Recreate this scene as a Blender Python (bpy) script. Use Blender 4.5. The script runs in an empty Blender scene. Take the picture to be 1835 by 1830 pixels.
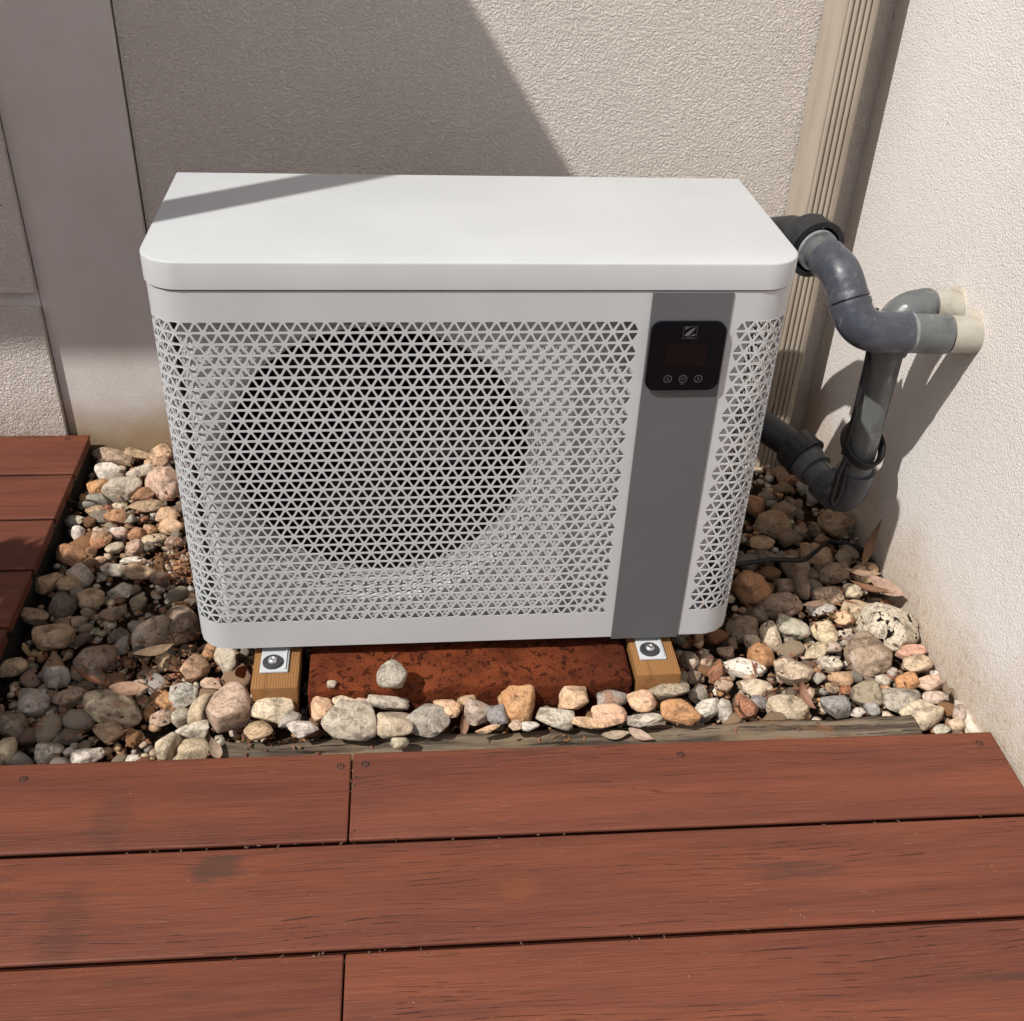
import bpy, bmesh, math, random
import numpy as np
from mathutils import Matrix, Vector
random.seed(7); RNG = np.random.default_rng(11)
S = bpy.context.scene; C = S.collection
PI = math.pi

# ------------------------------------------------------------------ camera
cam = bpy.data.objects.new('camera', bpy.data.cameras.new('camera')); C.objects.link(cam)
right, up, fwd = ((0.99467, -0.09441, 0.04142), (0.01992, 0.57021, 0.82126), (0.10115, 0.81605, -0.56906))
m3 = Matrix((right, up, tuple(-c for c in fwd))).transposed().to_4x4()
m3.translation = (0.3741, -1.5395, 1.3697)
cam.matrix_world = m3
cam.data.sensor_width = 36; cam.data.lens = 38.46; cam.data.clip_start = .02; cam.data.clip_end = 200
S.camera = cam
CAM = Vector((0.3741, -1.5395, 1.3697))

# ------------------------------------------------------------------ light
TO_SUN = Vector((-1, -.65, 1.5)).normalized()
SUN_EL = math.asin(TO_SUN.z); SUN_AZ = math.atan2(TO_SUN.x, TO_SUN.y)
w = bpy.data.worlds.new('World'); S.world = w; w.use_nodes = True
nt = w.node_tree; bg = nt.nodes['Background']
sky = nt.nodes.new('ShaderNodeTexSky'); sky.sky_type = 'NISHITA'; sky.sun_disc = False
sky.sun_elevation = SUN_EL; sky.sun_rotation = SUN_AZ % (2*PI)
nt.links.new(sky.outputs[0], bg.inputs[0]); bg.inputs[1].default_value = .068
sky.dust_density = 3.0
sl = bpy.data.lights.new('sun', 'SUN'); sl.energy = 3.7; sl.angle = math.radians(.53); sl.color = (1, .965, .915)
so = bpy.data.objects.new('sun', sl); C.objects.link(so)
so.rotation_euler = TO_SUN.to_track_quat('Z', 'Y').to_euler(); so.location = TO_SUN*6
S.view_settings.view_transform = 'Standard'; S.view_settings.look = 'None'
S.view_settings.exposure = .34; S.view_settings.gamma = 1; S.view_settings.use_curve_mapping = False
S.render.engine = 'CYCLES'
S.cycles.use_denoising = True
S.cycles.max_bounces = 8; S.cycles.diffuse_bounces = 5

# ------------------------------------------------------------------ node helpers
def lin(r, g, b):
    f = lambda c: c/12.92 if c <= .04045 else ((c+.055)/1.055)**2.4
    return (f(r), f(g), f(b), 1)
def srgb(r, g, b): return lin(r/255, g/255, b/255)
class NT:
    def __init__(s, name, rough=.6, spec=.3, metal=0):
        s.m = bpy.data.materials.new(name); s.m.use_nodes = True; s.t = s.m.node_tree
        s.b = s.t.nodes['Principled BSDF']; s.b.inputs['Roughness'].default_value = rough
        s.b.inputs['Specular IOR Level'].default_value = spec; s.b.inputs['Metallic'].default_value = metal
    def n(s, typ, **kw):
        d = s.t.nodes.new(typ)
        for k, v in kw.items():
            if k.startswith('i_'):
                d.inputs[int(k[2:])].default_value = v
            else: setattr(d, k, v)
        return d
    def l(s, a, b): s.t.links.new(a, b); return b
    def val(s, sock, x):
        if hasattr(x, 'is_linked') or hasattr(x, 'links'): s.l(x, sock)
        else: sock.default_value = x
    def math(s, op, a, b=0.0, clamp=False):
        d = s.n('ShaderNodeMath', operation=op, use_clamp=clamp); s.val(d.inputs[0], a); s.val(d.inputs[1], b); return d.outputs[0]
    def mix(s, f, a, b, mode='MIX'):
        d = s.n('ShaderNodeMix', data_type='RGBA', blend_type=mode); s.val(d.inputs[0], f); s.val(d.inputs[6], a); s.val(d.inputs[7], b); return d.outputs[2]
    def ramp(s, f, lo, hi, smooth=True):
        d = s.n('ShaderNodeMapRange', interpolation_type='SMOOTHSTEP' if smooth else 'LINEAR')
        s.val(d.inputs[0], f); d.inputs[1].default_value = lo; d.inputs[2].default_value = hi; return d.outputs[0]
    def obj(s): return s.n('ShaderNodeTexCoord').outputs['Object']
    def pos(s): return s.n('ShaderNodeNewGeometry').outputs['Position']
    def scale(s, v, sc, off=None):
        d = s.n('ShaderNodeMapping'); s.l(v, d.inputs[0]); d.inputs[3].default_value = sc
        if off is not None: d.inputs[1].default_value = off
        return d.outputs[0]
    def noise(s, v, sc, det=4, rough=.55, dist=0):
        d = s.n('ShaderNodeTexNoise'); s.l(v, d.inputs['Vector']); d.inputs['Scale'].default_value = sc
        d.inputs['Detail'].default_value = det; d.inputs['Roughness'].default_value = rough; d.inputs['Distortion'].default_value = dist
        return d.outputs['Fac']
    def vor(s, v, sc, feat='F1', out='Distance'):
        d = s.n('ShaderNodeTexVoronoi', feature=feat); s.l(v, d.inputs['Vector']); d.inputs['Scale'].default_value = sc; return d.outputs[out]
    def bump(s, h, dist=.002, strength=1.0, prev=None):
        d = s.n('ShaderNodeBump'); d.inputs['Strength'].default_value = strength; d.inputs['Distance'].default_value = dist
        s.l(h, d.inputs['Height'])
        if prev is not None: s.l(prev, d.inputs['Normal'])
        s.l(d.outputs[0], s.b.inputs['Normal']); return d.outputs[0]
    def col(s, c): s.val(s.b.inputs['Base Color'], c)

MAT = {}
def simple(name, c, rough=.5, spec=.4, metal=0, mottle=.12, sc=14):
    k = NT(name, rough, spec, metal); o = k.obj()
    f = k.noise(o, sc, 5)
    d = tuple(x*(1-mottle) for x in c[:3])+(1,); u = tuple(min(1, x*(1+mottle)) for x in c[:3])+(1,)
    k.col(k.mix(k.ramp(f, .3, .7), d, u)); k.bump(k.noise(o, sc*18, 3), .0004, .4)
    MAT[name] = k.m; return k.m
# powder-coated sheet
def mk_white():
    k = NT('white powder coat', .5, .25); o = k.obj()
    k.col(k.mix(k.ramp(k.noise(o, 5, 4), .35, .7), (.455, .472, .48, 1), (.485, .502, .51, 1)))
    k.bump(k.noise(o, 900, 2), .0002, .25); MAT['white'] = k.m
mk_white()
simple('inner sheet', (.54, .545, .55, 1), .5, .35, 0, .06, 6)
simple('grey', lin(.355, .36, .37), .5, .35, 0, .04, 6)
simple('black inside', (.006, .006, .006, 1), .7, .2)
simple('fan plastic', (.012, .012, .013, 1), .5, .3)
simple('display glass', (.004, .004, .006, 1), .22, .12, 0, .02)
simple('display window', (.008, .0045, .0045, 1), .3, .12, 0, .02)
simple('print', (.11, .11, .118, 1), .5, .3, 0, .05)
simple('dark plastic', (.016, .017, .02, 1), .42, .45, 0, .25, 30)
simple('rubber', (.035, .036, .04, 1), .7, .3, 0, .3, 40)
simple('bright steel', (.62, .62, .63, 1), .3, .5, .9, .08, 40)
simple('cable black', (.008, .008, .009, 1), .5, .4)
def mk_pvc(name, c, c2, amt):
    k = NT(name, .42, .45); o = k.pos()
    n1 = k.noise(o, 22, 6, .65); n2 = k.noise(k.scale(o, (1, 1, .3)), 60, 5, .6)
    a = k.mix(k.ramp(n1, .42, .68), c, c2)
    k.col(k.mix(k.math('MULTIPLY', k.ramp(n2, .58, .75), amt), a, (.34, .35, .35, 1)))
    k.l(k.ramp(n1, .3, .9, False), k.b.inputs['Roughness']); k.bump(n2, .0006, .3); MAT[name] = k.m
mk_pvc('fitting', lin(.235, .247, .28), lin(.29, .30, .325), .3)
mk_pvc('pipe', lin(.37, .385, .385), lin(.31, .32, .32), .5)
mk_pvc('pale pipe', lin(.65, .635, .59), lin(.58, .555, .50), .3)
simple('glue', lin(.50, .51, .515), .7, .2, 0, .25, 60)
def mk_tan():
    k = NT('downpipe paint', .5, .35); o = k.pos()
    k.col(k.mix(k.ramp(k.noise(k.scale(o, (6, 6, 1.2)), 4, 6), .35, .75), lin(.665, .62, .56), lin(.61, .565, .51)))
    k.bump(k.noise(o, 300, 2), .0003, .3); MAT['downpipe'] = k.m
mk_tan()

def mk_stucco(name, c1, c2, dirt, dirt_h, sc, depth, amt=1.0):
    k = NT(name, .92, .1); o = k.pos()
    nn = k.n('ShaderNodeTexNoise'); k.l(o, nn.inputs['Vector']); nn.inputs['Scale'].default_value = sc*.55; nn.inputs['Detail'].default_value = 1
    sb = k.n('ShaderNodeVectorMath', operation='SCALE'); k.l(nn.outputs['Color'], sb.inputs[0]); sb.inputs['Scale'].default_value = 1.5/sc
    wv = k.n('ShaderNodeVectorMath', operation='ADD'); k.l(o, wv.inputs[0]); k.l(sb.outputs[0], wv.inputs[1])
    n1 = k.noise(wv.outputs[0], sc, 2, .5)
    worm = k.ramp(k.math('ABSOLUTE', k.math('SUBTRACT', n1, .5)), 0, .11)
    n2 = k.noise(o, sc*1.3, 3, .55); n3 = k.noise(o, sc*4, 3); n4 = k.noise(o, sc*.3, 3)
    h = k.math('ADD', k.math('MULTIPLY', worm, .28*amt), k.math('ADD', k.math('MULTIPLY', n2, .85), k.math('ADD', k.math('MULTIPLY', n3, .34), k.math('MULTIPLY', n4, .5))))
    tone = k.mix(k.ramp(k.noise(o, 3.2, 5, .6), .3, .7), c1, c2)
    tone = k.mix(k.math('MULTIPLY', k.math('SUBTRACT', 1.0, worm), .10*amt), tone, (.3, .23, .17, 1))
    sep = k.n('ShaderNodeSeparateXYZ'); k.l(o, sep.inputs[0])
    z = k.math('ADD', sep.outputs[2], k.math('MULTIPLY', k.noise(o, 7, 5), -.22))
    d = k.math('SUBTRACT', 1.0, k.ramp(z, -.24, dirt_h-.1))
    sp = k.ramp(k.noise(o, 55, 4, .7), .45, .7)
    tone = k.mix(k.math('MULTIPLY', d, k.math('ADD', .5, k.math('MULTIPLY', sp, .4)), True), tone, dirt)
    speck = k.math('LESS_THAN', k.vor(o, 26), .055)
    tone = k.mix(k.math('MULTIPLY', speck, k.math('MULTIPLY', k.ramp(k.noise(o, 9, 2), .55, .62), .7)), tone, (.05, .04, .035, 1))
    k.col(tone); k.bump(h, depth, 1.0); MAT[name] = k.m
mk_stucco('back stucco', lin(.855, .825, .795), lin(.83, .80, .77), lin(.58, .49, .39), .05, 122, .0048)
mk_stucco('side stucco', lin(.885, .87, .855), lin(.875, .85, .83), lin(.70, .60, .47), .12, 165, .0034, .45)
def mk_render():
    k = NT('smooth render', .85, .2); o = k.pos()
    sep = k.n('ShaderNodeSeparateXYZ'); k.l(o, sep.inputs[0])
    n = k.noise(o, 6, 6, .6)
    z = k.math('ADD', sep.outputs[2], k.math('MULTIPLY', n, -.12))
    t = k.mix(k.ramp(n, .35, .7), lin(.81, .785, .765), lin(.785, .755, .73))
    t = k.mix(k.math('SUBTRACT', 1.0, k.ramp(z, -.16, .0)), t, lin(.60, .51, .40))
    k.col(t); k.bump(k.noise(o, 120, 4), .0012, .6); MAT['render'] = k.m
mk_render()

def mk_deck():
    k = NT('deck board', .62, .3); o = k.pos()
    info = k.n('ShaderNodeObjectInfo')
    sh = k.n('ShaderNodeCombineXYZ'); k.l(k.math('MULTIPLY', info.outputs['Random'], 37), sh.inputs[0]); k.l(k.math('MULTIPLY', info.outputs['Random'], 13), sh.inputs[1])
    ad = k.n('ShaderNodeVectorMath', operation='ADD'); k.l(o, ad.inputs[0]); k.l(sh.outputs[0], ad.inputs[1]); v = ad.outputs[0]
    sep = k.n('ShaderNodeSeparateXYZ'); k.l(v, sep.inputs[0])
    wob = k.noise(k.scale(v, (1.5, 7, 1)), 1, 2, .5)
    y = k.math('ADD', sep.outputs[1], k.math('MULTIPLY', wob, .11))
    fr = k.math('PINGPONG', y, .0052)
    fine = k.noise(k.scale(v, (6, 210, 1)), 1, 3, .6)
    line = k.math('SUBTRACT', 1.0, k.ramp(k.math('ADD', fr, k.math('MULTIPLY', fine, .0012)), .0006, .0017))
    msk = k.math('MULTIPLY', k.ramp(k.noise(k.scale(v, (16, 90, 1)), 1, 3, .6), .46, .6), k.ramp(k.noise(k.scale(v, (2.2, 9, 1)), 1, 3), .42, .64))
    crack = k.math('MULTIPLY', line, msk)
    big = k.noise(k.scale(v, (1.0, 9, 1)), 1, 5, .6)
    streak = k.noise(k.scale(v, (2.5, 60, 1)), 1, 5, .65)
    base = k.mix(k.ramp(big, .32, .68), lin(.555, .30, .215), lin(.465, .245, .19))
    base = k.mix(k.math('MULTIPLY', k.ramp(streak, .5, .74), .5), base, lin(.34, .19, .155))
    base = k.mix(k.math('MULTIPLY', k.ramp(streak, .46, .28), .3), base, lin(.60, .345, .25))
    hair = k.noise(k.scale(v, (9, 420, 1)), 1, 3, .6)
    base = k.mix(k.math('MULTIPLY', k.ramp(hair, .5, .72), .4), base, lin(.30, .17, .14))
    base = k.mix(k.math('MULTIPLY', k.ramp(hair, .48, .3), .22), base, lin(.66, .40, .30))
    dk = k.math('MULTIPLY', k.ramp(k.noise(k.scale(v, (2.2, 16, 1)), 1, 4, .6), .6, .74), .55)
    base = k.mix(dk, base, lin(.265, .2, .185))
    base = k.mix(k.math('MULTIPLY', crack, .8), base, lin(.13, .085, .07))
    # pale scuffs along the grain, grit specks
    sc = k.math('MULTIPLY', k.ramp(k.noise(k.scale(v, (22, 520, 1)), 1, 2, .6), .67, .72), k.ramp(k.noise(k.scale(v, (3, 10, 1)), 1, 3), .48, .62))
    base = k.mix(k.math('MULTIPLY', sc, .6), base, lin(.72, .55, .46))
    grit = k.math('LESS_THAN', k.vor(v, 75), .075)
    base = k.mix(k.math('MULTIPLY', grit, k.math('MULTIPLY', k.ramp(k.noise(v, 14, 2), .57, .66), .8)), base, lin(.72, .62, .52))
    # old stains on the boards
    def stain(c, r, colr, amt, sq):
        nonlocal base
        q = k.n('ShaderNodeVectorMath', operation='SUBTRACT'); k.l(o, q.inputs[0]); q.inputs[1].default_value = c
        q2 = k.n('ShaderNodeVectorMath', operation='MULTIPLY'); k.l(q.outputs[0], q2.inputs[0]); q2.inputs[1].default_value = sq
        ln = k.n('ShaderNodeVectorMath', operation='LENGTH'); k.l(q2.outputs[0], ln.inputs[0])
        f = k.math('ADD', ln.outputs['Value'], k.math('MULTIPLY', k.math('SUBTRACT', k.noise(k.scale(o, (14, 60, 20)), 1, 6, .7), .5), r*2.2))
        base = k.mix(k.math('MULTIPLY', k.math('SUBTRACT', 1.0, k.ramp(f, r*.45, r)), amt), base, colr)
    stain((.075, -.43, -.07), .055, lin(.27, .225, .20), .6, (1, 1.9, 1))
    stain((-.1, -.33, -.07), .07, lin(.29, .225, .2), .26, (1.9, .9, 1))
    stain((.545, -.495, -.07), .035, lin(.64, .36, .2), .22, (.8, 1.3, 1))
    stain((-.13, -.52, -.07), .08, lin(.22, .17, .15), .26, (1.9, .9, 1))
    base = k.mix(1.0, base, (.63, .70, .685, 1), 'MULTIPLY')
    k.col(base)
    h = k.math('ADD', k.math('MULTIPLY', crack, -1.0), k.math('ADD', k.math('MULTIPLY', fine, .3), k.math('MULTIPLY', hair, .5)))
    k.bump(h, .0016, .8)
    k.l(k.math('ADD', .5, k.math('MULTIPLY', big, .2)), k.b.inputs['Roughness']); MAT['deck'] = k.m
mk_deck()

def mk_wood(name, a, b, c, ring, rough=.75):
    k = NT(name, rough, .25); o = k.obj()
    wob = k.noise(k.scale(o, (6, 1.5, 6)), 1, 3)
    sep = k.n('ShaderNodeSeparateXYZ'); k.l(o, sep.inputs[0])
    r = k.math('ADD', k.math('MULTIPLY', sep.outputs[0], .8), k.math('ADD', k.math('MULTIPLY', sep.outputs[2], 1.1), k.math('MULTIPLY', wob, .05)))
    g = k.ramp(k.math('PINGPONG', r, ring), ring*.15, ring*.9)
    f = k.noise(k.scale(o, (90, 6, 90)), 1, 4, .6)
    t = k.mix(g, a, b); t = k.mix(k.math('MULTIPLY', k.ramp(f, .5, .75), .6), t, c)
    k.col(t); k.bump(k.math('ADD', k.math('MULTIPLY', g, .4), f), .0015, .6); MAT[name] = k.m
mk_wood('timber', lin(.56, .405, .245), lin(.49, .345, .20), lin(.30, .20, .115), .0019)
def mk_sleeper():
    k = NT('weathered sleeper', .9, .15); o = k.pos()
    f = k.noise(k.scale(o, (4, 70, 70)), 1, 5, .65); b = k.noise(o, 8, 5)
    t = k.mix(k.ramp(f, .35, .68), lin(.25, .215, .18), lin(.47, .42, .36))
    t = k.mix(k.math('MULTIPLY', k.ramp(b, .5, .7), .55), t, lin(.50, .43, .34))
    sep = k.n('ShaderNodeSeparateXYZ'); k.l(o, sep.inputs[0])
    og = k.math('MULTIPLY', k.ramp(sep.outputs[0], .95, 1.08), k.math('SUBTRACT', 1.0, k.ramp(sep.outputs[0], 1.16, 1.24)))
    t = k.mix(k.math('MULTIPLY', og, k.math('MULTIPLY', k.ramp(k.noise(k.scale(o, (14, 40, 40)), 1, 6, .7), .45, .7), .7)), t, lin(.52, .35, .21))
    ck = k.ramp(k.noise(k.scale(o, (7, 160, 160)), 1, 3), .62, .68)
    t = k.mix(k.math('MULTIPLY', ck, .8), t, (.012, .01, .008, 1))
    k.col(t); k.bump(k.math('SUBTRACT', f, ck), .004, .8); MAT['sleeper'] = k.m
mk_sleeper()
def mk_brick():
    k = NT('red clay', .92, .12); o = k.pos()
    n = k.noise(o, 16, 7, .65); p = k.vor(k.scale(o, (1, 1, 1.4)), 62); pn = k.noise(o, 60, 4, .7)
    pit = k.math('MULTIPLY', k.ramp(pn, .56, .63), k.ramp(n, .33, .55))
    t = k.mix(k.ramp(n, .3, .7), lin(.33, .155, .09), lin(.47, .235, .13))
    sep = k.n('ShaderNodeSeparateXYZ'); k.l(o, sep.inputs[0])
    t = k.mix(k.math('MULTIPLY', k.ramp(k.math('ADD', sep.outputs[0], k.math('MULTIPLY', n, .2)), .7, .9), .65), t, lin(.25, .11, .07))
    t = k.mix(k.math('MULTIPLY', pit, .62), t, lin(.10, .045, .03))
    k.col(t); k.bump(k.math('SUBTRACT', k.math('MULTIPLY', k.noise(o, 130, 5, .7), .9), pit), .007, 1.0); MAT['brick'] = k.m
mk_brick()

def mk_stone():
    k = NT('river stone', .9, .12); o = k.obj(); info = k.n('ShaderNodeObjectInfo')
    rnd = info.outputs['Random']; base = info.outputs['Color']; al = info.outputs['Alpha']
    sh = k.n('ShaderNodeCombineXYZ'); k.l(k.math('MULTIPLY', rnd, 19), sh.inputs[0]); k.l(k.math('MULTIPLY', rnd, 53), sh.inputs[2])
    ad = k.n('ShaderNodeVectorMath', operation='ADD'); k.l(o, ad.inputs[0]); k.l(sh.outputs[0], ad.inputs[1]); v = ad.outputs[0]
    n1 = k.noise(v, 34, 7, .62, .4); n2 = k.noise(v, 120, 6, .7); n3 = k.noise(v, 17, 3, .5)
    dark = k.mix(.62, base, (.09, .065, .045, 1)); pale = k.mix(.35, base, (.66, .61, .53, 1))
    t = k.mix(k.ramp(n1, .33, .52), dark, base); t = k.mix(k.ramp(n1, .55, .75), t, pale)
    rust = k.math('MULTIPLY', k.ramp(n3, .56, .68), k.ramp(rnd, .45, .9))
    t = k.mix(k.math('MULTIPLY', rust, .55), t, lin(.62, .36, .19))
    vn = k.math('ABSOLUTE', k.math('SUBTRACT', k.noise(v, 46, 4, .6, .8), .5))
    vein = k.math('SUBTRACT', 1.0, k.ramp(vn, .004, .022))
    t = k.mix(k.math('MULTIPLY', vein, k.math('ADD', .16, k.math('MULTIPLY', al, .5))), t, (.07, .05, .035, 1))
    pit = k.math('MULTIPLY', k.ramp(n2, .6, .7), k.math('ADD', .35, al))
    t = k.mix(k.math('MULTIPLY', pit, .6, True), t, (.06, .045, .032, 1))
    n5 = k.noise(v, 310, 4, .7)
    t = k.mix(k.math('MULTIPLY', k.ramp(n5, .56, .68), .38), t, (.09, .07, .05, 1)); t = k.mix(k.math('MULTIPLY', k.ramp(n5, .42, .32), .3), t, (.62, .57, .5, 1))
    bh = k.math('MULTIPLY', k.ramp(k.noise(v, 62, 3, .5), .61, .645), k.ramp(al, .75, .9))
    t = k.mix(bh, t, (.006, .005, .004, 1))
    k.col(t)
    h = k.math('SUBTRACT', k.math('ADD', k.math('MULTIPLY', n1, 1.1), k.math('MULTIPLY', n2, .35)), k.math('ADD', k.math('MULTIPLY', vein, .18), k.math('MULTIPLY', bh, .6)))
    k.bump(h, .0065, .9); MAT['stone'] = k.m
mk_stone()
def mk_vcol(name, rough=.85):
    k = NT(name, rough, .2); a = k.n('ShaderNodeAttribute'); a.attribute_name = 'tint'
    o = k.obj(); n = k.noise(o, 110, 5, .65)
    k.col(k.mix(k.ramp(n, .35, .65), k.mix(.55, a.outputs['Color'], (.07, .05, .035, 1)), a.outputs['Color'])); k.bump(n, .003, .7); MAT[name] = k.m
mk_vcol('pebble mix'); mk_vcol('bark litter')
def mk_soil():
    k = NT('soil', .95, .1); o = k.pos(); n = k.noise(o, 30, 8, .7)
    k.col(k.mix(k.ramp(n, .35, .65), (.02, .013, .009, 1), (.085, .055, .036, 1))); k.bump(n, .012, .9); MAT['soil'] = k.m
mk_soil()
def mk_leaf():
    k = NT('dry leaf', .7, .3); o = k.obj(); info = k.n('ShaderNodeObjectInfo'); n = k.noise(o, 90, 5, .65)
    k.col(k.mix(k.ramp(n, .4, .7), info.outputs['Color'], k.mix(.5, info.outputs['Color'], (.10, .06, .035, 1)))); k.bump(n, .001, .5); MAT['leaf'] = k.m
mk_leaf()
simple('shrub leaf', (.045, .085, .025, 1), .5, .4, 0, .4, 8)
simple('bark', (.10, .075, .055, 1), .9, .2, 0, .4, 30)
simple('terracotta', lin(.62, .33, .22), .85, .2)
simple('roof sheet', lin(.70, .68, .64), .5, .4)
simple('post paint', lin(.45, .40, .36), .6, .3)
simple('mortar', lin(.78, .74, .68), .95, .1, 0, .2, 60)
simple('dark edging', (.02, .017, .015, 1), .8, .2, 0, .4, 25)
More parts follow.
